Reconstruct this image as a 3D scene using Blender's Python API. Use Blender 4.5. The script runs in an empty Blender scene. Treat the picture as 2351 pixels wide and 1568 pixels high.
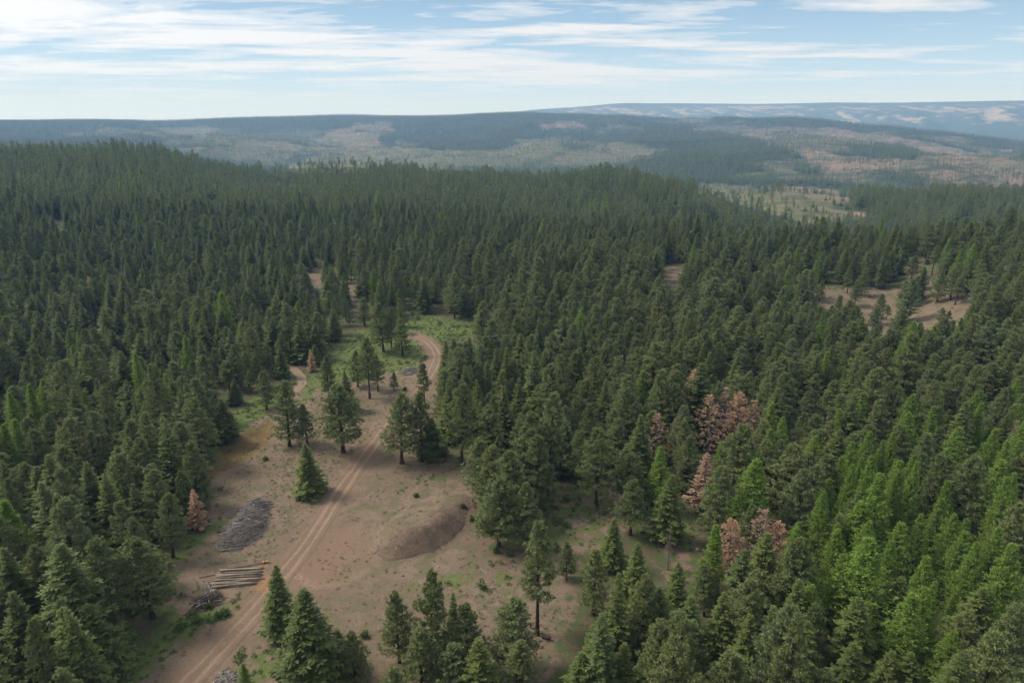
import bpy, math, random
import numpy as np

# ------------------------------------------------------------------ camera, world, sun, exposure
SC = bpy.context.scene
COL = SC.collection
CAM_Z = 75.0
FPX = 1567.3                       # focal length in pixels of a 2351 x 1568 print of the photograph
CX, CY = 1175.5, 784.0
PITCH = math.atan((784.0 - 272.0) / FPX)
cam_d = bpy.data.cameras.new('camera')
cam_d.sensor_width = 36.0
cam_d.lens = 24.0
cam_d.clip_start = 0.5
cam_d.clip_end = 60000.0
cam = bpy.data.objects.new('camera', cam_d)
COL.objects.link(cam)
cam.location = (0, 0, CAM_Z)
cam.rotation_euler = (math.pi / 2 - PITCH, 0, 0)
SC.camera = cam

SUN_EL, SUN_AZ = math.radians(50), math.radians(-78)      # azimuth from +Y (view direction), negative = left
sun_d = bpy.data.lights.new('sun', 'SUN')
sun_d.energy = 2.6
sun_d.angle = math.radians(16)
sun_d.color = (1.0, 0.92, 0.80)
sun = bpy.data.objects.new('sun', sun_d)
COL.objects.link(sun)
sun.rotation_euler = (math.pi / 2 - SUN_EL, 0, math.pi - SUN_AZ)
sun.location = (0, 0, 400)

W = bpy.data.worlds.new('World')
SC.world = W
W.use_nodes = True
nt = W.node_tree
nt.nodes.clear()
def N(t, kind, **kw):
    n = t.nodes.new(kind)
    for k, v in kw.items():
        setattr(n, k, v)
    return n
def math_node(t, op, a, b=None, c=None, clamp=False):
    n = N(t, 'ShaderNodeMath', operation=op, use_clamp=clamp)
    for i, v in enumerate((a, b, c)):
        if v is None: continue
        if isinstance(v, (int, float)): n.inputs[i].default_value = v
        else: t.links.new(v, n.inputs[i])
    return n.outputs[0]
def ramp(t, val, stops, interp='LINEAR'):
    r = N(t, 'ShaderNodeValToRGB')
    r.color_ramp.interpolation = interp
    els = r.color_ramp.elements
    while len(els) < len(stops): els.new(0.5)
    for e, (p, c) in zip(els, stops):
        e.position = p
        e.color = (c, c, c, 1) if isinstance(c, (int, float)) else (*c, 1)
    t.links.new(val, r.inputs[0])
    return r.outputs[0]
def mix_col(t, fac, a, b, blend='MIX'):
    m = N(t, 'ShaderNodeMix', data_type='RGBA', blend_type=blend)
    for s, v in ((m.inputs[0], fac), (m.inputs[6], a), (m.inputs[7], b)):
        if isinstance(v, (int, float)): s.default_value = v
        elif isinstance(v, tuple): s.default_value = (*v, 1) if len(v) == 3 else v
        else: t.links.new(v, s)
    return m.outputs[2]
def noise(t, vec, scale, detail=4, rough=0.55, dist=0.0):
    n = N(t, 'ShaderNodeTexNoise')
    n.inputs['Scale'].default_value = scale
    n.inputs['Detail'].default_value = detail
    n.inputs['Roughness'].default_value = rough
    n.inputs['Distortion'].default_value = dist
    if vec is not None: t.links.new(vec, n.inputs['Vector'])
    return n.outputs['Fac']

sky = N(nt, 'ShaderNodeTexSky', sky_type='NISHITA')
sky.sun_disc = False
sky.sun_elevation = SUN_EL
sky.sun_rotation = SUN_AZ
sky.altitude = 1200
sky.air_density = 1.0
sky.dust_density = 0.25
sky.ozone_density = 1.3
tc = N(nt, 'ShaderNodeTexCoord')
sep = N(nt, 'ShaderNodeSeparateXYZ')
nt.links.new(tc.outputs['Generated'], sep.inputs[0])
zc = math_node(nt, 'ADD', math_node(nt, 'MAXIMUM', sep.outputs[2], 0.0), 0.035)
comb = N(nt, 'ShaderNodeCombineXYZ')
nt.links.new(math_node(nt, 'DIVIDE', sep.outputs[0], zc), comb.inputs[0])
nt.links.new(math_node(nt, 'DIVIDE', sep.outputs[1], zc), comb.inputs[1])
comb.inputs[2].default_value = 3.7
st = N(nt, 'ShaderNodeMapping'); st.inputs['Scale'].default_value = (0.55, 1.0, 1.0); st.inputs['Location'].default_value = (5.1, 3.4, 0)
nt.links.new(comb.outputs[0], st.inputs[0])
cA = noise(nt, st.outputs[0], 1.25, 9, 0.62, 0.35)
cB = noise(nt, st.outputs[0], 0.26, 3, 0.5)
# broken high cloud, closing up away from the horizon
cov = math_node(nt, 'MULTIPLY_ADD', cB, 0.62, math_node(nt, 'MULTIPLY', cA, 0.75))
cov = math_node(nt, 'ADD', cov, math_node(nt, 'MULTIPLY', sep.outputs[0], -0.09))
cov = math_node(nt, 'ADD', cov, math_node(nt, 'MULTIPLY', math_node(nt, 'MINIMUM', sep.outputs[2], 0.35), 0.66))
cl = ramp(nt, cov, [(0.695, 0.0), (0.745, 0.45), (0.83, 0.95)], 'EASE')
hz = ramp(nt, sep.outputs[2], [(0.012, 0.0), (0.05, 0.8), (0.09, 1.0)])
clm = math_node(nt, 'MULTIPLY', cl, hz)
SKY_STRENGTH = 0.06
def K(*c): return tuple(v / SKY_STRENGTH for v in c)
haze_col = ramp(nt, sep.outputs[2], [(0.0, 0.92), (0.06, 0.70), (0.15, 0.40), (0.5, 0.1)])
aer = ramp(nt, sep.outputs[2], [(0.0, (0.44 / 1, 0.53 / 1, 0.66 / 1)), (0.06, (0.36, 0.50, 0.64)), (0.15, (0.25, 0.41, 0.58))])
sc_ = N(nt, 'ShaderNodeVectorMath', operation='SCALE'); sc_.inputs['Scale'].default_value = 1 / SKY_STRENGTH
nt.links.new(aer, sc_.inputs[0])
skyc = mix_col(nt, haze_col, sky.outputs[0], sc_.outputs[0])
# thin cloud is brighter around the veiled sun
sv = N(nt, 'ShaderNodeVectorMath', operation='DOT_PRODUCT')
nt.links.new(tc.outputs['Generated'], sv.inputs[0])
sv.inputs[1].default_value = (math.sin(SUN_AZ) * math.cos(SUN_EL), math.cos(SUN_AZ) * math.cos(SUN_EL), math.sin(SUN_EL))
glow = math_node(nt, 'POWER', math_node(nt, 'MAXIMUM', sv.outputs['Value'], 0.0), 2.0)
cb = math_node(nt, 'MULTIPLY_ADD', glow, 0.30, 0.56)
cc = N(nt, 'ShaderNodeCombineXYZ')
nt.links.new(math_node(nt, 'MULTIPLY', cb, 0.98 / SKY_STRENGTH), cc.inputs[0]); nt.links.new(math_node(nt, 'MULTIPLY', cb, 1.0 / SKY_STRENGTH), cc.inputs[1]); nt.links.new(math_node(nt, 'MULTIPLY', cb, 1.04 / SKY_STRENGTH), cc.inputs[2])
skyc = mix_col(nt, clm, skyc, cc.outputs[0])
bg = N(nt, 'ShaderNodeBackground')
bg.inputs[1].default_value = SKY_STRENGTH
nt.links.new(skyc, bg.inputs[0])
wo = N(nt, 'ShaderNodeOutputWorld')
nt.links.new(bg.outputs[0], wo.inputs[0])

SC.view_settings.view_transform = 'Standard'
SC.view_settings.look = 'None'
SC.view_settings.exposure = 0.68
SC.view_settings.gamma = 1.0
SC.view_settings.use_curve_mapping = False
SC.render.engine = 'CYCLES'
SC.cycles.max_bounces = 5
SC.cycles.diffuse_bounces = 3
SC.cycles.glossy_bounces = 1
SC.cycles.transmission_bounces = 2
SC.cycles.volume_bounces = 1
SC.cycles.transparent_max_bounces = 4
SC.cycles.use_denoising = True
SC.cycles.use_fast_gi = False

# ------------------------------------------------------------------ helpers
rng = np.random.default_rng(11)
random.seed(5)
cp, sp = math.cos(PITCH), math.sin(PITCH)

def ray_dir(px, py):
    """direction (horizontal azimuth, tan elevation) of print pixels"""
    px = np.asarray(px, float); py = np.asarray(py, float)
    cx = (px - CX) / FPX; cy = (CY - py) / FPX
    x = cx; y = cp + cy * sp; z = -sp + cy * cp
    return np.arctan2(x, y), z / np.hypot(x, y)

def project(x, y, z):
    dx, dy, dz = np.asarray(x, float), np.asarray(y, float), np.asarray(z, float) - CAM_Z
    depth = dy * cp - dz * sp
    v = dy * sp + dz * cp
    depth = np.where(np.abs(depth) < 1e-3, 1e-3, depth)
    px = CX + FPX * dx / depth
    py = CY - FPX * v / depth
    bad = depth < 1
    return np.where(bad, -9999, px), np.where(bad, 99999, py), depth

def h2(ix, iy, seed):
    n = (ix.astype(np.int64) * 374761393 + iy.astype(np.int64) * 668265263 + seed * 1442695041) & 0xffffffff
    n = ((n ^ (n >> 13)) * 1274126177) & 0xffffffff
    n = n ^ (n >> 16)
    return (n & 0xffffff) / float(0xffffff)

def vn(x, y, wl, seed=0, octaves=1, gain=0.5):
    """value noise, -1..1, wavelength wl metres"""
    x = np.asarray(x, float); y = np.asarray(y, float)
    out = 0; amp = 1.0; tot = 0
    for o in range(octaves):
        fx, fy = x / wl + 1000.3, y / wl + 1000.7
        ix, iy = np.floor(fx), np.floor(fy)
        tx, ty = fx - ix, fy - iy
        tx = tx * tx * tx * (tx * (tx * 6 - 15) + 10); ty = ty * ty * ty * (ty * (ty * 6 - 15) + 10)
        s = seed + o * 17
        a = h2(ix, iy, s); b = h2(ix + 1, iy, s); c = h2(ix, iy + 1, s); d = h2(ix + 1, iy + 1, s)
        out = out + amp * ((a + (b - a) * tx) * (1 - ty) + (c + (d - c) * tx) * ty)
        tot += amp; amp *= gain; wl *= 0.5
    return out / tot * 2 - 1

def smooth(e0, e1, x):
    t = np.clip((x - e0) / (e1 - e0), 0, 1)
    return t * t * (3 - 2 * t)

def seg_dist(x, y, P):
    """distance to a polyline, and arc parameter"""
    best = np.full(np.shape(x), 1e9); par = np.zeros(np.shape(x)); acc = 0.0
    for (ax, ay), (bx, by) in zip(P[:-1], P[1:]):
        vx, vy = bx - ax, by - ay; L2 = vx * vx + vy * vy; L = math.sqrt(L2)
        t = np.clip(((x - ax) * vx + (y - ay) * vy) / L2, 0, 1)
        d = np.hypot(x - ax - t * vx, y - ay - t * vy)
        m = d < best
        best = np.where(m, d, best); par = np.where(m, acc + t * L, par); acc += L
    return best, par

def inside(x, y, P):
    r = np.zeros(np.shape(x), bool); n = len(P)
    for i in range(n):
        x1, y1 = P[i]; x2, y2 = P[(i + 1) % n]
        if y1 == y2: continue
        c = ((y1 > y) != (y2 > y)) & (x < (x2 - x1) * (y - y1) / (y2 - y1) + x1)
        r ^= c
    return r

def sdf(x, y, P):
    """positive inside"""
    d, _ = seg_dist(x, y, list(P) + [P[0]])
    return np.where(inside(x, y, P), d, -d)

# ------------------------------------------------------------------ terrain height
CP = []
def fard(d): return d if d < 5200 else 5200 + (d - 5200) * 0.8
def cpt(px, py, d, minus=0.0):
    a, t = ray_dir(px, py)
    d = fard(d)
    CP.append((float(a), d, CAM_Z + d * float(t) - minus))
def cz(px, d, z):
    a, _ = ray_dir(px, 400)
    if d > 7500: z = CAM_Z + (z - CAM_Z) * 0.9
    d = fard(d)
    CP.append((float(a), d, z))
for az in (-48, -30, -15, 0, 15, 30, 48):
    for d in (15, 45, 90, 150, 230, 310):
        CP.append((math.radians(az), d, 0.0))
for px, py, d, m in [(-250, 318, 950, 18), (0, 328, 950, 20), (170, 336, 950, 21), (340, 320, 900, 20), (450, 342, 880, 23), (540, 374, 850, 24),
                     (610, 397, 850, 24), (700, 380, 1000, 0), (830, 380, 1000, 0), (960, 376, 950, 20), (1060, 396, 950, 22), (1150, 384, 900, 21),
                     (1250, 396, 880, 22), (1400, 370, 850, 20), (1480, 382, 820, 21), (1560, 404, 800, 20), (1650, 432, 800, 19),
                     (1620, 440, 780, 0), (1800, 480, 800, 0), (1900, 450, 1000, 0), (1760, 437, 1000, 0), (1950, 500, 800, 0),
                     (2050, 425, 1000, 18), (2200, 425, 1050, 18), (2351, 440, 1050, 18), (2600, 445, 1050, 18), (2050, 540, 700, 0), (2351, 560, 700, 0), (2600, 565, 700, 0),
                     (1900, 585, 400, 0), (2100, 580, 400, 0), (2351, 575, 410, 0), (2600, 575, 410, 0), (1600, 570, 420, 0), (1400, 557, 440, 0),
                     (1175, 545, 450, 0), (800, 545, 450, 0), (400, 545, 450, 0), (0, 540, 450, 0), (-250, 540, 450, 0),
                     (1175, 452, 680, 0), (800, 450, 680, 0), (400, 430, 680, 0), (0, 425, 680, 0), (-250, 425, 680, 0),
                     (2200, 390, 1900, 0), (2351, 400, 1900, 0), (2600, 405, 1900, 0), (1900, 385, 2000, 0), (1600, 385, 2000, 0), (1300, 388, 2000, 0), (1000, 392, 2000, 0), (600, 400, 2000, 0), (100, 400, 2000, 0), (-250, 400, 2000, 0),
                     (-250, 350, 2700, 0), (0, 352, 2700, 0), (600, 360, 2700, 0), (1000, 356, 2700, 0), (1300, 352, 2700, 0), (1700, 355, 2600, 0), (2000, 350, 2600, 0), (2351, 370, 2500, 0), (2600, 375, 2500, 0),
                     (-250, 312, 3600, 0), (0, 314, 3600, 0), (400, 310, 3600, 0), (700, 325, 3400, 0), (1000, 320, 3400, 0), (1350, 322, 3200, 0), (1700, 318, 3300, 0), (2000, 320, 3300, 0), (2351, 350, 3000, 0), (2600, 360, 3000, 0),
                     (-250, 280, 5200, 9), (0, 280, 5200, 9), (200, 277, 5200, 9), (350, 279, 5200, 9), (550, 272, 5200, 9), (800, 266, 5200, 9), (1000, 269, 5000, 9), (1100, 266, 5000, 9), (1220, 265, 5000, 9),
                     (1400, 271, 4800, 9), (1600, 274, 4600, 9), (1850, 277, 4500, 9), (2000, 291, 4200, 9), (2150, 306, 3900, 9), (2351, 336, 3600, 9), (2600, 355, 3500, 9),
                     (900, 274, 11000, 0), (600, 276, 11500, 0), (0, 276, 11500, 0), (-250, 276, 11500, 0), (1100, 263, 10800, 0), (1250, 251, 10500, 0), (1430, 239, 10500, 0), (1600, 242, 10500, 0), (1900, 240, 10000, 0), (2351, 242, 9500, 0), (2600, 250, 9500, 0)]:
    cpt(px, py, d, m)
for px, d, z in [(-250, 1350, -45), (100, 1350, -45), (400, 1350, -60), (700, 1400, -75), (1000, 1400, -75), (1300, 1400, -80), (1600, 1400, -85), (1900, 1400, -85), (2200, 1400, -95), (2600, 1400, -95),
                 (1600, 560, -24), (1900, 560, -38), (2200, 560, -42), (2600, 560, -42), (1300, 560, -10),
                 (-250, 7000, 0), (300, 7000, 0), (800, 7000, 20), (1150, 6800, -20), (1400, 6500, -60), (1700, 6300, -80), (2000, 6000, -110), (2351, 5500, -120), (2600, 5500, -120),
                 (1250, 8600, 20), (1450, 8600, 20), (1650, 8600, 0), (1900, 8000, -20), (2351, 7400, -30), (2600, 7400, -30),
                 (1250, 12500, 150), (1450, 13000, 240), (1900, 13000, 260), (2351, 13000, 300), (2600, 13000, 300), (600, 13500, 30), (-250, 13500, 30)]:
    cz(px, d, z)
CP = np.array(CP)
def uv(az, d): return np.asarray(az) * 3.0, np.log(d) * 1.5
cu, cv = uv(CP[:, 0], CP[:, 1])
def kern(r2): return 0.5 * r2 * np.log(r2 + 1e-9)
n_ = len(CP)
A = np.zeros((n_ + 3, n_ + 3))
A[:n_, :n_] = kern((cu[:, None] - cu[None]) ** 2 + (cv[:, None] - cv[None]) ** 2) + np.eye(n_) * 1e-4
A[:n_, n_] = 1; A[:n_, n_ + 1] = cu; A[:n_, n_ + 2] = cv
A[n_:, :n_] = A[:n_, n_:].T
WT = np.linalg.solve(A, np.concatenate([CP[:, 2], [0, 0, 0]]))

def base_h(x, y):
    x = np.asarray(x, float); y = np.asarray(y, float)
    shp = x.shape; x = x.ravel(); y = y.ravel()
    d = np.clip(np.hypot(x, y), 15, 11800); az0 = np.arctan2(x, y)
    az = np.clip(az0, -0.84, 0.84)
    u, v = uv(az, d)
    out = np.empty(len(x))
    for i in range(0, len(x), 40000):
        s = slice(i, i + 40000)
        r2 = (u[s, None] - cu) ** 2 + (v[s, None] - cv) ** 2
        out[s] = kern(r2) @ WT[:n_] + WT[n_] + WT[n_ + 1] * u[s] + WT[n_ + 2] * v[s]
    # relief that the control points do not carry
    out += 0.45 * vn(x, y, 38, 3, 2) * smooth(30, 70, d)
    out += 2.5 * vn(x, y, 140, 5, 2) * smooth(260, 600, d)
    f = smooth(1500, 2500, d)
    out += f * (40 * (1 - 2 * np.abs(vn(x, y * 0.6, 560, 7, 3))) - 16 + 18 * vn(x, y, 1100, 8)) * (1 - 0.94 * smooth(3600, 4800, d))
    # gullied scarp of the far rim
    g = smooth(6300, 7400, d) * (1 - smooth(7900, 8500, d)) * smooth(0.0, 0.12, az0)
    gx = az0 * 8800
    rid = 1 - np.abs(vn(gx + 0.25 * d, d * 0.22, 400, 21)) * 2
    rid2 = 1 - np.abs(vn(gx - 0.15 * d, d * 0.3, 150, 22)) * 2
    out += g * (44 * rid + 22 * rid2)
    return out.reshape(shp)

# gravel mound: steep side faces the camera and the right, bottom edge traced on the ground
def ground_pts(pts, hf, lift=0.0):
    """print pixels -> world ground points (first hit of the ray on the height field + lift)"""
    P = np.asarray(pts, float)
    a, t = ray_dir(P[:, 0], P[:, 1])
    D = np.concatenate([np.geomspace(35, 700, 500), np.geomspace(702, 11000, 300)])
    X = np.sin(a)[:, None] * D; Y = np.cos(a)[:, None] * D
    Z = CAM_Z + t[:, None] * D
    H = hf(X, Y) + (lift[:, None] if np.ndim(lift) else lift)
    below = Z < H
    k = np.argmax(below, 1); k = np.where(below.any(1), k, len(D) - 1); k = np.maximum(k, 1)
    i = np.arange(len(P))
    g0 = Z[i, k - 1] - H[i, k - 1]; g1 = Z[i, k] - H[i, k]
    f = np.clip(g0 / np.maximum(g0 - g1, 1e-6), 0, 1)
    dd = D[k - 1] + f * (D[k] - D[k - 1])
    return np.stack([np.sin(a) * dd, np.cos(a) * dd], 1)

M_FOOT = ground_pts([(840, 1313), (890, 1305), (940, 1292), (1000, 1277), (1050, 1244), (1082, 1208), (1096, 1180)], base_h)
M_TOP = ground_pts([(940, 1250), (985, 1200), (1030, 1178), (1075, 1168)], base_h)
POND = ground_pts([(462, 1085), (480, 1040), (520, 1010), (575, 985), (625, 965), (640, 990), (600, 1030), (540, 1070), (490, 1095)], base_h)
def mound_h(x, y):
    poly = list(map(tuple, M_FOOT)) + [tuple(p) for p in ground_pts_back]
    s = sdf(x, y, poly)
    d, par = seg_dist(x, y, [tuple(p) for p in M_FOOT])
    L = par.max() if np.size(par) else 1
    tot = float(np.sum(np.hypot(*np.diff(M_FOOT, axis=0).T)))
    endw = smooth(0, 9, par) * (1 - 0.6 * smooth(tot - 9, tot, par))
    rise = smooth(-0.2, 5.2, np.where(s > 0, d, -d))
    fall = 1 - smooth(5, 19, d)
    lump = 0.86 + 0.26 * vn(x, y, 5.5, 40, 2) + 0.08 * vn(x, y, 1.8, 41, 2)
    return np.where(s > -0.5, 3.4 * rise * fall * endw * lump, 0.0)
ground_pts_back = ground_pts([(1085, 1150), (1000, 1140), (920, 1175), (850, 1245), (815, 1300)], base_h)
MC = M_FOOT.mean(0)
def height(x, y):
    x = np.asarray(x, float); y = np.asarray(y, float)
    h = base_h(x, y)
    near = (np.abs(x - MC[0]) < 35) & (np.abs(y - MC[1]) < 35)
    if near.any():
        hh = np.zeros(x.shape); hh[near] = mound_h(x[near], y[near]); h = h + hh
    pc = POND.mean(0)
    near = (np.abs(x - pc[0]) < 45) & (np.abs(y - pc[1]) < 45)
    if near.any():
        hh = np.zeros(x.shape); hh[near] = -1.3 * smooth(0, 4, sdf(x[near], y[near], [tuple(p) for p in POND])); h = h + hh
    return h
def G(pts): return ground_pts(pts, height)

# ------------------------------------------------------------------ mesh helpers
def np_mesh(name, V, quads=None, tris=None, mats=None, mat_idx=None, smooth_shade=False, attrs=None):
    me = bpy.data.meshes.new(name)
    V = np.asarray(V, np.float32)
    parts = []; tot = []
    if quads is not None and len(quads):
        parts.append(np.asarray(quads, np.int32).ravel()); tot.append(np.full(len(quads), 4, np.int32))
    if tris is not None and len(tris):
        parts.append(np.asarray(tris, np.int32).ravel()); tot.append(np.full(len(tris), 3, np.int32))
    loops = np.concatenate(parts); tot = np.concatenate(tot)
    me.vertices.add(len(V)); me.vertices.foreach_set('co', V.ravel())
    me.loops.add(len(loops)); me.loops.foreach_set('vertex_index', loops)
    me.polygons.add(len(tot))
    st = np.concatenate([[0], np.cumsum(tot)[:-1]]).astype(np.int32)
    me.polygons.foreach_set('loop_start', st); me.polygons.foreach_set('loop_total', tot)
    for m in (mats or []): me.materials.append(m)
    if mat_idx is not None: me.polygons.foreach_set('material_index', np.asarray(mat_idx, np.int32))
    if smooth_shade: me.polygons.foreach_set('use_smooth', np.ones(len(tot), bool))
    for k, a in (attrs or {}).items():
        at = me.attributes.new(k, 'FLOAT', 'POINT'); at.data.foreach_set('value', np.asarray(a, np.float32))
    me.update(calc_edges=True)
    return me

def link(name, data, parent=None, loc=None, rotz=None, scale=None):
    o = bpy.data.objects.new(name, data)
    COL.objects.link(o)
    if parent is not None: o.parent = parent
    if loc is not None: o.location = loc
    if rotz is not None: o.rotation_euler = (0, 0, rotz)
    if scale is not None: o.scale = scale if not isinstance(scale, (int, float)) else (scale,) * 3
    return o
def tag(o, label=None, cat=None, group=None, kind=None):
    if label: o['label'] = label
    if cat: o['category'] = cat
    if group: o['group'] = group
    if kind: o['kind'] = kind
    return o

def unit(v): return v / np.maximum(np.linalg.norm(v, axis=-1, keepdims=True), 1e-9)
def kites(P, D, L, Wd, Nn):
    D = unit(D); S = unit(np.cross(D, Nn))
    L = np.asarray(L)[:, None]; Wd = np.asarray(Wd)[:, None]
    a = P; b = P + D * L * 0.45 + S * Wd * 0.5; c = P + D * L; e = P + D * L * 0.45 - S * Wd * 0.5
    V = np.stack([a, b, c, e], 1).reshape(-1, 3)
    Q = np.arange(len(P) * 4).reshape(-1, 4)
    tip = np.tile([0.2, 0.6, 1.0, 0.6], len(P))
    return V, Q, tip
def tube(pts, radii, n=6):
    """tapered tube along points -> verts, quads (closed by end caps made of quads/tri fans is skipped: last ring shrinks)"""
    pts = np.asarray(pts, float); radii = np.asarray(radii, float)
    t = unit(np.gradient(pts, axis=0))
    ref = np.where(np.abs(t[:, 2:3]) > 0.9, np.array([[1.0, 0, 0]]), np.array([[0, 0, 1.0]]))
    u = unit(np.cross(t, ref)); v = np.cross(t, u)
    an = np.arange(n) * 2 * math.pi / n
    ring = pts[:, None] + radii[:, None, None] * (np.cos(an)[None, :, None] * u[:, None] + np.sin(an)[None, :, None] * v[:, None])
    V = ring.reshape(-1, 3); m = len(pts); Q = []
    for i in range(m - 1):
        for j in range(n):
            Q.append((i * n + j, i * n + (j + 1) % n, (i + 1) * n + (j + 1) % n, (i + 1) * n + j))
    return V, np.array(Q)
def sticks(A_, B_, r0, r1, n=5):
    """many tapered prisms with caps, from A to B"""
    A_ = np.asarray(A_, float); B_ = np.asarray(B_, float); k = len(A_)
    t = unit(B_ - A_); ref = np.where(np.abs(t[:, 2:3]) > 0.9, np.array([[1.0, 0, 0]]), np.array([[0, 0, 1.0]]))
    u = unit(np.cross(t, ref)); v = np.cross(t, u)
    an = np.arange(n) * 2 * math.pi / n
    circ = np.cos(an)[None, :, None] * u[:, None] + np.sin(an)[None, :, None] * v[:, None]
    r0 = np.broadcast_to(np.asarray(r0, float), (k,)); r1 = np.broadcast_to(np.asarray(r1, float), (k,))
    V = np.concatenate([A_[:, None] + circ * r0[:, None, None], B_[:, None] + circ * r1[:, None, None], A_[:, None], B_[:, None]], 1)
    m = 2 * n + 2; Q = []; T = []
    for j in range(n):
        Q.append((j, (j + 1) % n, n + (j + 1) % n, n + j)); T.append((2 * n, (j + 1) % n, j)); T.append((2 * n + 1, n + j, n + (j + 1) % n))
    off = (np.arange(k) * m)[:, None, None]
    return V.reshape(-1, 3), (np.array(Q)[None] + off).reshape(-1, 4), (np.array(T)[None] + off).reshape(-1, 3)

# ------------------------------------------------------------------ materials
def new_mat(name):
    m = bpy.data.materials.new(name); m.use_nodes = True
    t = m.node_tree; t.nodes.clear()
    out = N(t, 'ShaderNodeOutputMaterial')
    return m, t, out
def foliage(name, cols, tipcol, trans=0.30, rough=0.65, gain=1.0):
    cols = [tuple(v * gain for v in c) for c in cols]; tipcol = tuple(v * gain for v in tipcol)
    """leaf colour varies from tree to tree and lightens towards the young shoot tips"""
    m, t, out = new_mat(name)
    oi = N(t, 'ShaderNodeObjectInfo')
    r = N(t, 'ShaderNodeValToRGB')
    while len(r.color_ramp.elements) < len(cols): r.color_ramp.elements.new(0.5)
    for i, (e, c) in enumerate(zip(r.color_ramp.elements, cols)):
        e.position = i / (len(cols) - 1); e.color = (*c, 1)
    t.links.new(oi.outputs['Random'], r.inputs[0])
    g = N(t, 'ShaderNodeNewGeometry')
    n1 = noise(t, g.outputs['Position'], 0.9, 3)
    c = mix_col(t, ramp(t, n1, [(0.35, 0.0), (0.7, 0.55)]), r.outputs[0], tipcol)
    at = N(t, 'ShaderNodeAttribute', attribute_name='tip')
    c = mix_col(t, math_node(t, 'MULTIPLY', at.outputs['Fac'], 0.35), c, tipcol)
    d = N(t, 'ShaderNodeBsdfPrincipled')
    d.inputs['Roughness'].default_value = rough
    d.inputs['Specular IOR Level'].default_value = 0.25
    t.links.new(c, d.inputs['Base Color'])
    tr = N(t, 'ShaderNodeBsdfTranslucent'); t.links.new(c, tr.inputs[0])
    mx = N(t, 'ShaderNodeMixShader'); mx.inputs[0].default_value = trans
    t.links.new(d.outputs[0], mx.inputs[1]); t.links.new(tr.outputs[0], mx.inputs[2])
    t.links.new(mx.outputs[0], out.inputs[0])
    return m
def simple(name, c1, c2, scale=3.0, rough=0.9, bump=0.0, stretch=None, rand=0.0):
    m, t, out = new_mat(name)
    tcn = N(t, 'ShaderNodeTexCoord'); vec = tcn.outputs['Object']
    if stretch:
        mp = N(t, 'ShaderNodeMapping'); mp.inputs['Scale'].default_value = stretch
        t.links.new(vec, mp.inputs[0]); vec = mp.outputs[0]
    n1 = noise(t, vec, scale, 5, 0.6)
    f = ramp(t, n1, [(0.3, 0.0), (0.7, 1.0)])
    if rand:
        oi = N(t, 'ShaderNodeObjectInfo')
        f = math_node(t, 'ADD', math_node(t, 'MULTIPLY', f, 1 - rand), math_node(t, 'MULTIPLY', oi.outputs['Random'], rand))
    c = mix_col(t, f, c1, c2)
    d = N(t, 'ShaderNodeBsdfPrincipled'); d.inputs['Roughness'].default_value = rough
    d.inputs['Specular IOR Level'].default_value = 0.2
    t.links.new(c, d.inputs['Base Color'])
    if bump:
        b = N(t, 'ShaderNodeBump'); b.inputs['Strength'].default_value = bump; b.inputs['Distance'].default_value = 0.1
        t.links.new(n1, b.inputs['Height']); t.links.new(b.outputs[0], d.inputs['Normal'])
    t.links.new(d.outputs[0], out.inputs[0])
    return m

M_PINE = foliage('pine_needles', [(0.054, 0.072, 0.024), (0.078, 0.100, 0.033), (0.106, 0.120, 0.040), (0.086, 0.112, 0.052)], (0.125, 0.150, 0.058), gain=1.62)
M_FIR = foliage('fir_needles', [(0.032, 0.052, 0.017), (0.054, 0.080, 0.022), (0.084, 0.108, 0.030), (0.056, 0.088, 0.036)], (0.122, 0.150, 0.040), gain=1.5)
M_LARCH = foliage('larch_needles', [(0.100, 0.170, 0.028), (0.125, 0.205, 0.034), (0.150, 0.225, 0.040)], (0.18, 0.255, 0.050), 0.42, gain=1.3)
M_DEAD = foliage('dead_needles', [(0.25, 0.158, 0.098), (0.31, 0.190, 0.115), (0.21, 0.155, 0.118), (0.27, 0.152, 0.086)], (0.38, 0.245, 0.165), 0.4, gain=1.45)
M_RED = foliage('red_needles', [(0.26, 0.075, 0.045), (0.26, 0.09, 0.05)], (0.28, 0.10, 0.06), 0.15)
M_BARK = simple('bark', (0.030, 0.022, 0.018), (0.085, 0.058, 0.042), 1.2, 0.95, 0.5, (3, 3, 0.5), 0.3)
M_PBARK = simple('pine_bark', (0.028, 0.020, 0.017), (0.090, 0.055, 0.038), 1.2, 0.95, 0.5, (3, 3, 0.5), 0.3)
M_GREY = simple('grey_wood', (0.12, 0.11, 0.10), (0.34, 0.31, 0.285), 2.0, 0.9, 0.4, (2, 2, 2), 0.5)
M_DEADWOOD = simple('dead_twigs', (0.09, 0.075, 0.068), (0.22, 0.185, 0.165), 2.0, 0.9, 0.0, None, 0.3)
M_TWIG = simple('slash_twigs', (0.10, 0.092, 0.086), (0.36, 0.33, 0.31), 1.5, 0.95)
M_DARKTWIG = simple('dark_slash_twigs', (0.040, 0.030, 0.026), (0.12, 0.088, 0.072), 1.5, 0.95)
M_LOG = simple('peeled_log', (0.10, 0.074, 0.055), (0.33, 0.275, 0.22), 1.4, 0.85, 0.3, (1.5, 1.5, 1.5), 0.45)
M_LOGDARK = simple('bark_log', (0.07, 0.052, 0.040), (0.22, 0.17, 0.13), 1.6, 0.9, 0.4, None, 0.3)
M_CUT = simple('cut_wood', (0.30, 0.17, 0.075), (0.42, 0.26, 0.13), 3.0, 0.8)
M_CHAR = simple('charred_wood', (0.012, 0.011, 0.011), (0.05, 0.042, 0.038), 3.0, 0.9, 0.3)
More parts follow.
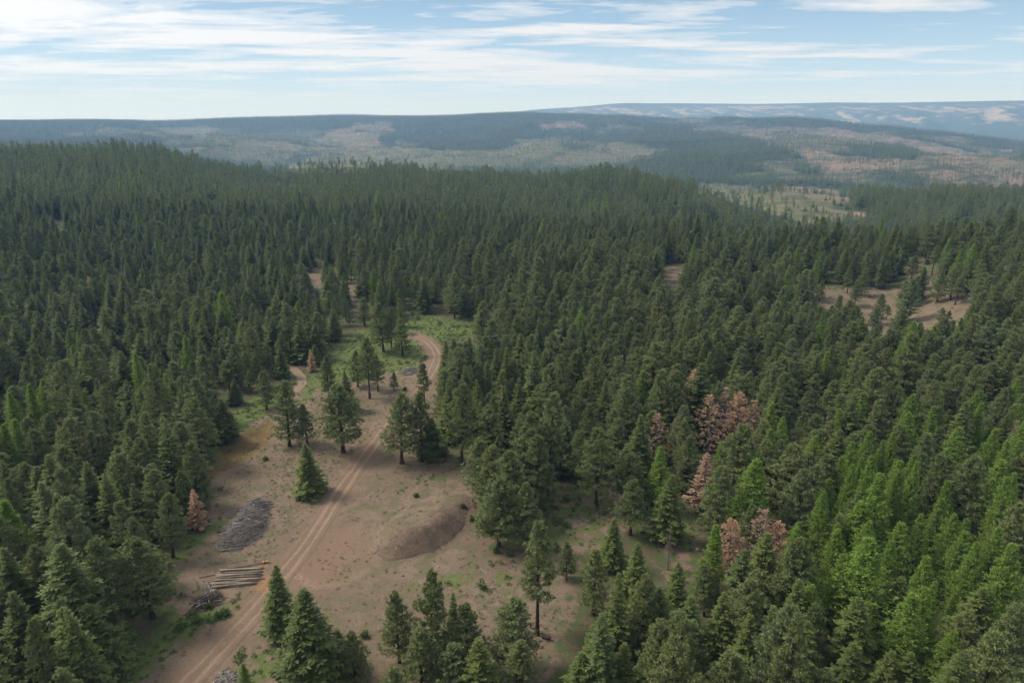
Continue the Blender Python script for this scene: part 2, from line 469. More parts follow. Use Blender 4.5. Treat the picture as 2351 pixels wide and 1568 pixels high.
M_SHRUB = foliage('shrub_leaves', [(0.055, 0.100, 0.026), (0.072, 0.125, 0.032), (0.095, 0.145, 0.038)], (0.115, 0.17, 0.048), 0.3)
M_GRASS = foliage('grass_blades', [(0.075, 0.115, 0.030), (0.105, 0.140, 0.038), (0.15, 0.150, 0.06)], (0.15, 0.18, 0.06), 0.3)
M_DRY = foliage('dry_tuft', [(0.24, 0.19, 0.11), (0.28, 0.22, 0.13), (0.19, 0.19, 0.09)], (0.32, 0.26, 0.16), 0.3)
M_FLOWER = foliage('flower_shrub', [(0.08, 0.14, 0.04), (0.09, 0.16, 0.045)], (0.42, 0.44, 0.26), 0.25)
M_STONE = simple('stone', (0.075, 0.058, 0.048), (0.17, 0.125, 0.098), 4.0, 0.95, 0.3, None, 0.5)
M_PALE = simple('pale_stone', (0.22, 0.19, 0.16), (0.36, 0.32, 0.28), 4.0, 0.95, 0.3, None, 0.5)

def soil_mat():
    m, t, out = new_mat('soil_and_ground_cover')
    g = N(t, 'ShaderNodeNewGeometry'); P = g.outputs['Position']
    def A_(n): return N(t, 'ShaderNodeAttribute', attribute_name=n).outputs['Fac']
    def brk(mask, nz, amt=0.9, lo=0.35, hi=0.62):
        return ramp(t, math_node(t, 'MULTIPLY', math_node(t, 'ADD', mask, math_node(t, 'MULTIPLY', math_node(t, 'SUBTRACT', nz, 0.5), amt * 2.6)), math_node(t, 'GREATER_THAN', mask, 0.02)), [(lo, 0.0), (hi, 1.0)])
    n_big = noise(t, P, 0.05, 5, 0.6, 0.4); n_mid = noise(t, P, 0.35, 6, 0.65, 0.3); n_fine = noise(t, P, 2.6, 6, 0.7); n_grain = noise(t, P, 9.0, 4, 0.7)
    soil = mix_col(t, ramp(t, n_big, [(0.4, 0.0), (0.6, 1.0)]), (0.158, 0.112, 0.082), (0.192, 0.144, 0.106))
    soil = mix_col(t, ramp(t, n_mid, [(0.45, 0.0), (0.57, 0.95)]), soil, (0.122, 0.104, 0.066))
    soil = mix_col(t, ramp(t, n_fine, [(0.44, 0.0), (0.64, 0.75)]), soil, (0.108, 0.079, 0.058))
    soil = mix_col(t, ramp(t, n_grain, [(0.55, 0.0), (0.80, 0.5)]), soil, (0.205, 0.155, 0.112))
    # sparse dry forbs over the whole clearing
    soil = mix_col(t, math_node(t, 'MULTIPLY', ramp(t, n_mid, [(0.47, 0.0), (0.60, 0.75)]), ramp(t, n_fine, [(0.42, 0.0), (0.6, 1.0)])), soil, (0.098, 0.105, 0.044))
    col = mix_col(t, brk(A_('pond'), n_mid, 0.5), soil, mix_col(t, ramp(t, n_mid, [(0.35, 0.0), (0.65, 1.0)]), (0.090, 0.064, 0.030), (0.165, 0.115, 0.048)))
    litter = mix_col(t, ramp(t, n_fine, [(0.3, 0.0), (0.7, 1.0)]), (0.055, 0.048, 0.030), (0.125, 0.098, 0.062))
    litter = mix_col(t, ramp(t, n_mid, [(0.42, 0.0), (0.6, 0.8)]), litter, (0.048, 0.085, 0.024))
    col = mix_col(t, brk(A_('forest'), n_mid, 0.7), col, litter)
    green = mix_col(t, ramp(t, n_fine, [(0.3, 0.0), (0.7, 1.0)]), (0.058, 0.088, 0.024), (0.100, 0.132, 0.040))
    green = mix_col(t, ramp(t, n_mid, [(0.5, 0.0), (0.75, 0.7)]), green, (0.15, 0.155, 0.055))
    col = mix_col(t, math_node(t, 'MULTIPLY', brk(A_('green'), n_mid, 1.0), ramp(t, n_fine, [(0.28, 0.35), (0.5, 1.0)])), col, green)
    col = mix_col(t, math_node(t, 'MULTIPLY', brk(A_('red'), n_mid, 0.55, 0.15, 0.95), 0.85), col, (0.188, 0.122, 0.084))
    col = mix_col(t, math_node(t, 'MULTIPLY', brk(A_('sawdust'), n_fine, 0.6), 0.6), col, (0.25, 0.135, 0.06))
    rut = mix_col(t, ramp(t, n_fine, [(0.35, 0.0), (0.7, 1.0)]), (0.205, 0.138, 0.100), (0.285, 0.205, 0.152))
    col = mix_col(t, math_node(t, 'MULTIPLY', brk(A_('rut'), n_fine, 0.35), 0.8), col, rut)
    # far country: cut-over slopes, grassland, rock bands, closed forest
    f_n = noise(t, P, 0.0045, 7, 0.68, 0.7); f_s = noise(t, P, 0.03, 6, 0.72, 0.4); f_m = noise(t, P, 0.011, 7, 0.70, 0.6)
    cut = mix_col(t, ramp(t, f_n, [(0.42, 0.0), (0.58, 1.0)]), (0.185, 0.130, 0.096), (0.105, 0.106, 0.062))
    cut = mix_col(t, ramp(t, f_s, [(0.49, 0.0), (0.60, 0.85)]), cut, (0.050, 0.058, 0.032))
    scar = N(t, 'ShaderNodeMapping'); scar.inputs['Scale'].default_value = (0.4, 1.6, 1.0); scar.inputs['Rotation'].default_value = (0, 0, 0.5); t.links.new(P, scar.inputs[0])
    f_k = noise(t, scar.outputs[0], 0.012, 6, 0.7, 1.2)
    cut = mix_col(t, ramp(t, f_k, [(0.56, 0.0), (0.62, 0.7)]), cut, (0.27, 0.185, 0.135))
    cut = mix_col(t, ramp(t, f_k, [(0.36, 0.75), (0.43, 0.0)]), cut, (0.045, 0.058, 0.030))
    far = mix_col(t, ramp(t, f_s, [(0.3, 0.0), (0.7, 1.0)]), (0.016, 0.030, 0.016), (0.058, 0.078, 0.036))
    far = mix_col(t, brk(A_('cut'), f_m, 0.8), far, cut)
    grassy = mix_col(t, ramp(t, f_s, [(0.42, 0.0), (0.58, 1.0)]), (0.135, 0.128, 0.070), (0.062, 0.076, 0.036))
    far = mix_col(t, brk(A_('grassy'), f_m, 0.8), far, grassy)
    rk = N(t, 'ShaderNodeMapping'); rk.inputs['Scale'].default_value = (1.0, 0.35, 3.2); t.links.new(P, rk.inputs[0])
    f_r = noise(t, rk.outputs[0], 0.011, 6, 0.68, 0.3)
    rock = mix_col(t, ramp(t, f_n, [(0.3, 0.0), (0.7, 1.0)]), (0.18, 0.15, 0.115), (0.27, 0.23, 0.175))
    far = mix_col(t, brk(A_('rock'), f_r, 0.75, 0.42, 0.60), far, rock)
    col = mix_col(t, A_('far'), col, far)
    d = N(t, 'ShaderNodeBsdfPrincipled'); d.inputs['Roughness'].default_value = 0.95
    d.inputs['Specular IOR Level'].default_value = 0.12
    t.links.new(col, d.inputs['Base Color'])
    b = N(t, 'ShaderNodeBump'); b.inputs['Strength'].default_value = 0.7; b.inputs['Distance'].default_value = 0.25
    t.links.new(math_node(t, 'ADD', math_node(t, 'MULTIPLY', n_fine, 0.7), math_node(t, 'MULTIPLY', n_grain, 0.3)), b.inputs['Height'])
    t.links.new(b.outputs[0], d.inputs['Normal'])
    t.links.new(d.outputs[0], out.inputs[0])
    return m
M_SOIL = soil_mat()

def gravel_mat():
    m, t, out = new_mat('gravel')
    g = N(t, 'ShaderNodeNewGeometry'); P = g.outputs['Position']
    vo = N(t, 'ShaderNodeTexVoronoi'); vo.inputs['Scale'].default_value = 7.0; t.links.new(P, vo.inputs['Vector'])
    n1 = noise(t, P, 0.5, 5, 0.6); n2 = noise(t, P, 5, 4, 0.7)
    c = mix_col(t, ramp(t, n1, [(0.35, 0.0), (0.65, 1.0)]), (0.115, 0.084, 0.063), (0.160, 0.116, 0.082))
    sepc = N(t, 'ShaderNodeSeparateColor'); t.links.new(vo.outputs['Color'], sepc.inputs[0])
    c = mix_col(t, math_node(t, 'MULTIPLY', sepc.outputs[0], 0.55), c, (0.080, 0.060, 0.047))
    c = mix_col(t, ramp(t, n2, [(0.55, 0.0), (0.8, 0.5)]), c, (0.19, 0.145, 0.11))
    d = N(t, 'ShaderNodeBsdfPrincipled'); d.inputs['Roughness'].default_value = 0.95; d.inputs['Specular IOR Level'].default_value = 0.1
    t.links.new(c, d.inputs['Base Color'])
    b = N(t, 'ShaderNodeBump'); b.inputs['Strength'].default_value = 0.7; b.inputs['Distance'].default_value = 0.1
    t.links.new(vo.outputs['Distance'], b.inputs['Height']); t.links.new(b.outputs[0], d.inputs['Normal'])
    t.links.new(d.outputs[0], out.inputs[0])
    return m
M_GRAVEL = gravel_mat()

# ------------------------------------------------------------------ zones (traced on the ground)
TRACK_PX = [(395, 1610), (430, 1568), (520, 1472), (600, 1385), (650, 1318), (700, 1255), (750, 1180), (792, 1112), (840, 1045), (885, 985), (935, 925), (975, 880), (996, 842), (1003, 818), (992, 795), (972, 778), (948, 768)]
SPUR_PX = [(662, 838), (680, 852), (692, 866), (694, 880), (682, 895)]
TRACK = G(TRACK_PX); SPUR = G(SPUR_PX)
LOOP = G([(655, 1312), (690, 1330), (735, 1345), (790, 1338), (840, 1310)])
CLEAR_PX = [(230, 1620), (300, 1540), (395, 1425), (405, 1290), (485, 1215), (478, 1090), (505, 1030), (600, 960), (660, 920), (720, 880), (800, 880), (870, 870), (955, 800), (990, 790), (1012, 800), (1015, 850), (1000, 960), (1000, 1020), (1075, 1080), (1110, 1170), (1130, 1255), (1195, 1270), (1330, 1250), (1300, 1420), (1260, 1560), (1000, 1640), (560, 1700)]
CLEAR = G(CLEAR_PX)
GREEN = [G(p) for p in (
    [(440, 1170), (480, 1040), (520, 960), (600, 910), (640, 880), (615, 955), (520, 1010), (470, 1080), (465, 1150)],
    [(690, 880), (730, 850), (760, 795), (860, 740), (960, 720), (1090, 740), (1095, 775), (1010, 785), (985, 795), (990, 820), (960, 850), (890, 860), (800, 870), (740, 880), (700, 930)],
    [(370, 1290), (420, 1240), (510, 1195), (515, 1205), (440, 1270), (390, 1310)],
    [(230, 1540), (300, 1480), (380, 1440), (470, 1390), (545, 1400), (520, 1420), (440, 1440), (380, 1500), (300, 1568), (220, 1600)],
    [(870, 1140), (930, 1110), (1010, 1090), (1000, 1105), (930, 1135), (880, 1150)],
    [(1230, 1110), (1330, 1090), (1460, 1150), (1440, 1200), (1340, 1250), (1290, 1290), (1230, 1250)],
    [(1480, 1120), (1600, 1160), (1620, 1230), (1560, 1260), (1500, 1200)],
    [(500, 1568), (560, 1500), (640, 1480), (640, 1530), (560, 1590)],
    [(840, 1020), (905, 1005), (900, 1040), (860, 1050)],
    [(2080, 590), (2120, 585), (2130, 640), (2200, 660), (2210, 690), (2120, 680), (2085, 640)],
    [(940, 1330), (1080, 1280), (1160, 1300), (1180, 1360), (1060, 1370), (960, 1360)],
)]
GSTR = [1., .78, 1., .95, .55, .5, .5, .6, .55, .4, .42]
RED = [G(p) for p in ([(660, 1330), (700, 1260), (770, 1210), (850, 1210), (840, 1260), (780, 1310), (760, 1350), (700, 1360)],)]
SAW = [G(p) for p in ([(590, 1330), (618, 1318), (622, 1340), (605, 1362), (585, 1352)], [(590, 1300), (612, 1290), (615, 1300), (600, 1306)])]
OPEN_PX = [[(1780, 645), (1980, 668), (2072, 652), (2080, 590), (2112, 585), (2130, 645), (2215, 680), (2250, 725), (2240, 760), (2060, 775), (1985, 780), (1960, 722), (1850, 700)],
           [(1505, 640), (1530, 600), (1585, 620), (1580, 665), (1525, 660)],
           [(680, 640), (720, 610), (840, 640), (840, 720), (810, 720), (795, 675), (720, 665)],
           [(1245, 1105), (1440, 1130), (1450, 1220), (1360, 1300), (1300, 1420), (1255, 1420)], [(1490, 1225), (1620, 1215), (1625, 1300), (1540, 1340)]]
OPEN = [G(p) for p in OPEN_PX]
# far slopes, in print pixels of where they are seen
CUTS = [[(700, 330), (760, 295), (880, 282), (906, 285), (905, 300), (935, 325), (960, 345), (860, 355), (760, 350), (690, 345)],
        [(1230, 280), (1330, 278), (1350, 287), (1290, 296), (1230, 294)], [(1580, 290), (1700, 290), (1820, 300), (2000, 300), (2200, 330), (2351, 370), (2351, 440), (2200, 400), (2150, 360), (2050, 350), (1950, 330), (1830, 310), (1700, 305), (1600, 300)],
        [(1830, 352), (1900, 348), (2000, 360), (2100, 372), (2120, 395), (1980, 398), (1880, 385)], [(1200, 388), (1290, 350), (1420, 335), (1540, 348), (1500, 365), (1380, 372), (1250, 395)],
        [(1740, 432), (1850, 428), (1950, 438), (1935, 465), (1880, 470), (1800, 455)], [(1880, 480), (1990, 490), (2000, 510), (1900, 510)],
        [(330, 282), (370, 280), (440, 285), (400, 289), (340, 288)], [(1600, 400), (1760, 398), (2000, 405), (2000, 425), (1750, 428)]]
GRASSES = [[(700, 355), (960, 335), (1100, 315), (1260, 330), (1200, 350), (1180, 385), (1000, 395), (700, 380)], [(1100, 318), (1280, 325), (1420, 330), (1300, 345), (1180, 380), (1100, 360)],
           [(1570, 425), (1640, 420), (1720, 432), (1800, 442), (1900, 468), (1900, 508), (1850, 512), (1700, 480), (1620, 455)], [(300, 300), (480, 290), (560, 310), (420, 322)], [(590, 388), (590, 378), (700, 374), (850, 376), (850, 384), (700, 386)],
           [(1690, 395), (1830, 385), (1850, 400), (1700, 412)], [(1960, 260), (2010, 258), (2010, 264)], [(540, 318), (690, 330), (680, 350), (560, 340)]]
THIN_CUT = [[(1540, 284), (1900, 288), (2150, 312), (2351, 345), (2351, 455), (2000, 432), (1600, 405), (1640, 385), (1820, 350), (1720, 322)]]
THIN_GRASS = [[(540, 305), (880, 284), (960, 325), (1260, 318), (1440, 326), (1560, 350), (1400, 390), (1000, 398), (560, 385)], [(180, 292), (560, 296), (560, 350), (250, 330)], [(1250, 283), (1500, 285), (1480, 300), (1260, 300)]]
FOREST_ISL = [[(880, 322), (905, 303), (925, 318), (915, 332)], [(1950, 345), (2030, 338), (2100, 352), (2080, 368), (2000, 362)]]

def far_masks(x, y, z):
    d = np.hypot(x, y)
    px, py, _ = project(x, y, z)
    wob = vn(x, y, 260, 61, 4, .65) * 34; wob2 = vn(x, y, 220, 62, 4, .65) * 12
    qx, qy = px + wob, py + wob2
    front = (d > 560)
    cut = np.zeros(x.shape); gr = np.zeros(x.shape)
    def soft(P):
        s = sdf(qx, qy, P); return smooth(-4, 5, s)
    m = front & (px > -300) & (px < 2700)
    xs = np.zeros(x.shape)
    def acc(polys):
        o = np.zeros(x.shape)
        for P in polys:
            P = np.array(P); b = m & (px > P[:, 0].min() - 30) & (px < P[:, 0].max() + 30) & (py > P[:, 1].min() - 20) & (py < P[:, 1].max() + 20)
            if not b.any(): continue
            v = smooth(-9, 8, sdf(qx[b], qy[b], [tuple(p) for p in P])); o[b] = np.maximum(o[b], v)
        return o
    cut = acc(CUTS); gr = acc(GRASSES); isl = acc(FOREST_ISL)
    cut = np.maximum(cut, 0.66 * acc(THIN_CUT)); gr = np.maximum(gr, 0.62 * acc(THIN_GRASS))
    # scattered natural openings of the plateau
    nat = smooth(0.18, 0.5, vn(x, y, 620, 71, 4, .6)) * smooth(1700, 2200, d) * (1 - smooth(5600, 6200, d))
    gr = np.maximum(gr, nat * 0.8)
    holes = smooth(0.25, 0.5, vn(x, y, 300, 73, 4, .6)); cut = cut * (1 - .8 * holes); gr = gr * (1 - .8 * smooth(0.25, 0.5, vn(x, y, 260, 74, 4, .6)))
    cut = 0.78 * cut * (1 - isl); gr = 0.78 * gr * (1 - isl)
    az = np.arctan2(x, y)
    band = vn(az * 8800 + 0.45 * d, d * 0.10, 90, 81, 3, .7)
    strat = vn(z * 1.0, az * 1200, 46, 82, 2)
    rock = smooth(6300, 6700, d) * smooth(-20, 60, z) * (1 - smooth(0.72, 0.82, (z + 40) / 340)) * np.clip(0.50 + 0.42 * band + 0.30 * strat, 0, 1) * smooth(0.02, 0.1, az)
    return cut, gr, rock * 0.8

def near_masks(x, y):
    out = {k: np.zeros(x.shape) for k in ('green', 'forest', 'red', 'sawdust', 'pond', 'rut')}
    d = np.hypot(x, y)
    nb = d < 620
    xs, ys = x[nb], y[nb]
    f = np.ones(xs.shape)
    f = np.minimum(f, 1 - smooth(-3, 3, sdf(xs, ys, [tuple(p) for p in CLEAR])))
    for P in OPEN: f = np.minimum(f, 1 - 0.8 * smooth(-6, 6, sdf(xs, ys, [tuple(p) for p in P]) + 4 * vn(xs, ys, 12, 95, 2)))
    g = np.zeros(xs.shape)
    for P, gs in zip(GREEN, GSTR): g = np.maximum(g, gs * smooth(-3.5, 3.5, sdf(xs, ys, [tuple(p) for p in P]) + 2.0 * vn(xs, ys, 7, 93, 2)))
    g = np.maximum(g, 0.5 * smooth(0.1, 0.5, vn(xs, ys, 26, 91, 2)) * f)
    r = np.zeros(xs.shape)
    for P in RED: r = np.maximum(r, .85 * smooth(-7, 7, sdf(xs, ys, [tuple(p) for p in P]) + 3.5 * vn(xs, ys, 9, 97, 3)))
    s = np.zeros(xs.shape)
    for P in SAW: s = np.maximum(s, smooth(-0.8, 0.8, sdf(xs, ys, [tuple(p) for p in P])))
    p_ = smooth(-1.5, 1.5, sdf(xs, ys, [tuple(p) for p in POND]))
    tr, _ = seg_dist(xs, ys, [tuple(p) for p in TRACK])
    lp, _ = seg_dist(xs, ys, [tuple(p) for p in LOOP])
    spd, _ = seg_dist(xs, ys, [tuple(p) for p in SPUR])
    r = np.maximum(r, 0.5 * (1 - smooth(1.5, 7.5, tr)))
    g = g * smooth(2.2, 3.6, tr) * smooth(1.0, 2.0, spd)
    f = f * smooth(2.5, 4.0, tr)
    rt = np.maximum(0.45 * (1 - smooth(0.3, 2.6, lp + .5 * vn(xs, ys, 4, 98, 2))), 0.9 * (1 - smooth(0.9, 1.9, spd)))
    for k, v in (('green', g), ('forest', f), ('red', r), ('sawdust', s), ('pond', p_), ('rut', rt)): out[k][nb] = v
    out['forest'][~nb] = 1.0
    return out

# ------------------------------------------------------------------ ground: one sheet out to the horizon
azs = np.concatenate([np.arange(-180, -54, 6.0), np.arange(-54, 54.01, 0.2), np.arange(60, 180, 6.0)])
azs = np.radians(azs)
dist = np.concatenate([[4, 8, 14, 20, 26, 32, 38], np.exp(np.arange(math.log(42), math.log(11700), 0.0095))])
AZ, DD = np.meshgrid(azs, dist)                   # rows = rings
GX, GY = np.sin(AZ) * DD, np.cos(AZ) * DD
GZ = height(GX, GY)
nr, na = AZ.shape
idx = np.arange(nr * na).reshape(nr, na)
i2 = np.concatenate([idx, idx[:, :1]], 1)          # closed ring
quads = np.stack([i2[:-1, :-1], i2[1:, :-1], i2[1:, 1:], i2[:-1, 1:]], -1).reshape(-1, 4)
quads = quads[:, ::-1]
ctr = len(GX.ravel())
fan = np.stack([np.full(na, ctr), i2[0, 1:], i2[0, :-1]], 1)[:, ::-1]
V = np.concatenate([np.stack([GX.ravel(), GY.ravel(), GZ.ravel()], 1), [[0, 0, float(height(np.array([0.1]), np.array([0.1]))[0])]]])
nm = near_masks(V[:, 0], V[:, 1])
cutm, grm, rockm = far_masks(V[:, 0], V[:, 1], V[:, 2])
dv = np.hypot(V[:, 0], V[:, 1])
farw = smooth(420, 620, dv)
GROUND_MIN = float(V[:, 2].min()); GROUND_MAX = float(V[:, 2].max())
ground = link('ground', np_mesh('ground', V, quads, fan, [M_SOIL], None, True, dict(nm, cut=cutm, grassy=grm, rock=rockm, far=farw)))
tag(ground, 'bare brown soil and forested hills running out to the horizon', kind='structure')

# ------------------------------------------------------------------ dirt track with two worn ruts
def resample(P, step):
    P = np.asarray(P); 
    # smooth by Catmull-Rom
    out = []
    for i in range(len(P) - 1):
        p0 = P[max(i - 1, 0)]; p1 = P[i]; p2 = P[i + 1]; p3 = P[min(i + 2, len(P) - 1)]
        n = max(2, int(np.hypot(*(p2 - p1)) / step))
        for t in np.linspace(0, 1, n, endpoint=False):
            out.append(0.5 * ((2 * p1) + (-p0 + p2) * t + (2 * p0 - 5 * p1 + 4 * p2 - p3) * t * t + (-p0 + 3 * p1 - 3 * p2 + p3) * t ** 3))
    out.append(P[-1])
    return np.array(out)
def track_mesh(name, path, gauge, half, rutw):
    C = resample(path, 0.5)
    T = unit(np.gradient(C, axis=0)); Nn = np.stack([T[:, 1], -T[:, 0]], 1)
    w = np.linspace(-half, half, 25)
    X = C[:, 0:1] + Nn[:, 0:1] * w; Y = C[:, 1:2] + Nn[:, 1:2] * w
    wob = vn(X, Y, 5, 101) * 0.18
    rut = np.exp(-((np.abs(w)[None] + wob - gauge / 2) / rutw) ** 2)
    edge = smooth(half - 0.7, half, np.abs(w))[None]
    Z = height(X, Y) + 0.10 - 0.07 * rut - 0.18 * edge + 0.015 * vn(X, Y, 0.7, 102)
    m, k = X.shape; id_ = np.arange(m * k).reshape(m, k)
    Q = np.stack([id_[:-1, :-1], id_[:-1, 1:], id_[1:, 1:], id_[1:, :-1]], -1).reshape(-1, 4)
    VV = np.stack([X.ravel(), Y.ravel(), Z.ravel()], 1)
    a = near_masks(VV[:, 0], VV[:, 1])
    rutf = (0.22 * (1 - smooth(gauge * 0.5, half * 0.9, np.abs(w)))[None] + rut * (0.55 + 0.45 * vn(X, Y, 7, 103, 2))).ravel()
    a['rut'] = np.clip(rutf, 0, 1)
    a['red'] = np.maximum(a['red'], 0.0)
    z = np.zeros(len(VV))
    return np_mesh(name, VV, Q, None, [M_SOIL], None, True, dict(a, cut=z, grassy=z, rock=z, far=z))
o = link('dirt_track', track_mesh('dirt_track', TRACK, 1.85, 2.6, 0.36))
tag(o, 'two-rut reddish dirt track winding up through the clearing', kind='structure')

# ------------------------------------------------------------------ gravel mound
gx0, gx1 = MC[0] - 16, MC[0] + 16; gy0, gy1 = MC[1] - 20, MC[1] + 22
xs = np.arange(gx0, gx1, 0.3); ys = np.arange(gy0, gy1, 0.3)
XX, YY = np.meshgrid(xs, ys)
mh = mound_h(XX, YY)
dfoot, _ = seg_dist(XX, YY, [tuple(p) for p in M_FOOT])
gm = smooth(0.12, 0.5, mh) * (1 - smooth(5.0, 8.5, dfoot + 2.6 * vn(XX, YY, 5, 43, 3)))
ZZ = height(XX, YY) + 0.10 * (gm > 0) + gm * (0.05 * vn(XX, YY, 0.8, 44, 2) + 0.12 * vn(XX, YY, 2.6, 45)) - 0.25 * (1 - gm)
use = gm > 0.02
id_ = np.arange(XX.size).reshape(XX.shape)
Q = np.stack([id_[:-1, :-1], id_[:-1, 1:], id_[1:, 1:], id_[1:, :-1]], -1)
keep = use[:-1, :-1] | use[1:, 1:] | use[:-1, 1:] | use[1:, :-1]
Q = Q[keep]
un, inv = np.unique(Q.ravel(), return_inverse=True)
VV = np.stack([XX.ravel(), YY.ravel(), ZZ.ravel()], 1)[un]
o = link('gravel_mound', np_mesh('gravel_mound', VV, inv.reshape(-1, 4), None, [M_GRAVEL], None, True))
tag(o, 'steep-sided mound of loose dark brown gravel at the edge of the clearing', 'gravel mound')
GRAVEL_AREA = np.stack([XX[gm > 0.25], YY[gm > 0.25], ZZ[gm > 0.25]], 1)

# ------------------------------------------------------------------ tree models
def fir_parts(H, R, seed, z0=0.06, whorl=0.40, per=6, fr=9, droop=0.28, fullness=1.0, wid=0.40, drop=0.0, shape=0.85, kl=1.0):
    r = np.random.default_rng(seed)
    P, D, L, Wd, Nn = [], [], [], [], []
    lim = []
    z = z0 * H
    lean = r.normal(0, 0.012, 2)
    while z < H * 0.985:
        t = (z - z0 * H) / (H * (1 - z0))
        n = max(3, int(round(per * (1 - 0.35 * t))))
        a0 = r.uniform(0, 6.283)
        for k in range(n):
            if r.random() < drop * 0.6: continue
            az = a0 + k * 6.283 / n + r.normal(0, 0.25)
            ln = (R * (1 - t) ** shape * (0.55 + 0.45 * min(1, t * 7 + 0.35))) * r.uniform(0.66, 1.18) + 0.12
            up = 0.55 * t ** 1.2 - droop * (1 - t) + r.normal(0, 0.08)
            out = np.array([math.cos(az), math.sin(az), 0.0]); side = np.array([-out[1], out[0], 0.0])
            base = np.array([lean[0] * z, lean[1] * z, z + r.normal(0, 0.08)])
            m = max(2, int(round(fr * (0.35 + 0.65 * ln / R) * fullness)))
            ss = np.linspace(0.22, 1.0, m)
            pts = base + ln * (ss[:, None] * out) + np.array([0, 0, 1.0]) * (ln * (up * ss + 0.22 * ss ** 2 * (1 - t) * droop * 2))[:, None]
            if len(lim) < 400 and ln > 0.5: lim.append((base, base + (pts[-1] - base) * 0.85, 0.02 + 0.012 * ln))
            fw = unit(out + np.array([0, 0, up + 0.1]))
            for sgn in (-1, 1, 0):
                msk = r.random(m) >= drop
                q = pts[msk]; s_ = ss[msk]; kk = len(q)
                if kk == 0: continue
                ang = (0.9 + r.normal(0, 0.2, kk)) * sgn
                dd = np.cos(ang)[:, None] * fw + np.sin(ang)[:, None] * side + np.stack([np.zeros(kk), np.zeros(kk), r.normal(-0.10, 0.2, kk)], 1)
                l = kl * ln * (0.46 - 0.28 * s_) * r.uniform(0.7, 1.25, kk) + 0.14
                if sgn == 0: l = l * 0.8 + 0.05
                P.append(q + r.normal(0, 0.04, (kk, 3))); D.append(dd); L.append(l); Wd.append(wid * l * r.uniform(0.8, 1.2, kk) + 0.05)
                nn = np.tile([0, 0, 1.0], (kk, 1)) + r.normal(0, 0.35, (kk, 3)); Nn.append(nn)
        z += whorl * (1 - 0.45 * t) * r.uniform(0.8, 1.2)
    # leader
    kk = 5
    P.append(np.tile([lean[0] * H, lean[1] * H, H * 0.965], (kk, 1))); D.append(np.tile([0, 0, 1.0], (kk, 1)) + r.normal(0, 0.25, (kk, 3))); L.append(np.full(kk, H * 0.04)); Wd.append(np.full(kk, 0.14)); Nn.append(r.normal(0, 1, (kk, 3)))
    cr = kites(np.concatenate(P), np.concatenate(D), np.concatenate(L), np.concatenate(Wd), np.concatenate(Nn))
    return cr, lim, lean

def pine_parts(H, R, seed, z0=0.28, nb=95, tufts=12, needles=15, nl=0.45, nw=0.115, drop=0.0):
    r = np.random.default_rng(seed)
    P, D, L, Wd, Nn = [], [], [], [], []
    lim = []
    lean = r.normal(0, 0.015, 2)
    for b in range(nb):
        t = (b + r.random()) / nb
        t = t ** 0.98
        z = H * (z0 + (1 - z0) * t * 0.985)
        prof = (1 - t) ** 0.88 * (0.45 + 0.55 * min(1.0, t * 4.5 + 0.25)) * 1.08
        ln = R * prof * r.uniform(0.55, 1.2) + 0.25
        if r.random() < 0.10: ln *= 1.2
        az = b * 2.39996 + r.normal(0, 0.4)
        up = -0.12 + 0.95 * t + r.normal(0, 0.14)
        out = np.array([math.cos(az), math.sin(az), 0.0]); side = np.array([-out[1], out[0], 0])
        base = np.array([lean[0] * z, lean[1] * z, z])
        m = max(2, int(tufts * (0.4 + 0.6 * ln / R)))
        ss = r.uniform(0.32, 1.0, m); ss[0] = 1.0
        c = base + ss[:, None] * ln * out + np.array([0, 0, 1.0]) * (ln * (up * ss + 0.18 * ss ** 2))[:, None] + side * (r.normal(0, 0.24, m) * ln * ss)[:, None]
        c = c[r.random(m) >= drop]; m = len(c)
        lim.append((base, base + ln * 0.9 * out + np.array([0, 0, ln * (0.9 * up + 0.15)]), 0.025 + 0.014 * ln))
        if m == 0: continue
        dirs = r.normal(0, 1, (m, needles, 3)); dirs = unit(dirs) + 0.45 * out + np.array([0, 0, 0.40])
        q = np.repeat(c, needles, 0)
        P.append(q + r.normal(0, 0.05, q.shape)); D.append(dirs.reshape(-1, 3)); L.append(nl * r.uniform(0.65, 1.2, m * needles)); Wd.append(nw * r.uniform(0.7, 1.3, m * needles)); Nn.append(r.normal(0, 1, (m * needles, 3)))
    kk = 8
    P.append(np.tile([lean[0] * H, lean[1] * H, H * 0.97], (kk, 1))); D.append(np.tile([0, 0, 1.0], (kk, 1)) + r.normal(0, 0.4, (kk, 3))); L.append(np.full(kk, 0.6)); Wd.append(np.full(kk, 0.16)); Nn.append(r.normal(0, 1, (kk, 3)))
    cr = kites(np.concatenate(P), np.concatenate(D), np.concatenate(L), np.concatenate(Wd), np.concatenate(Nn))
    return cr, lim, lean

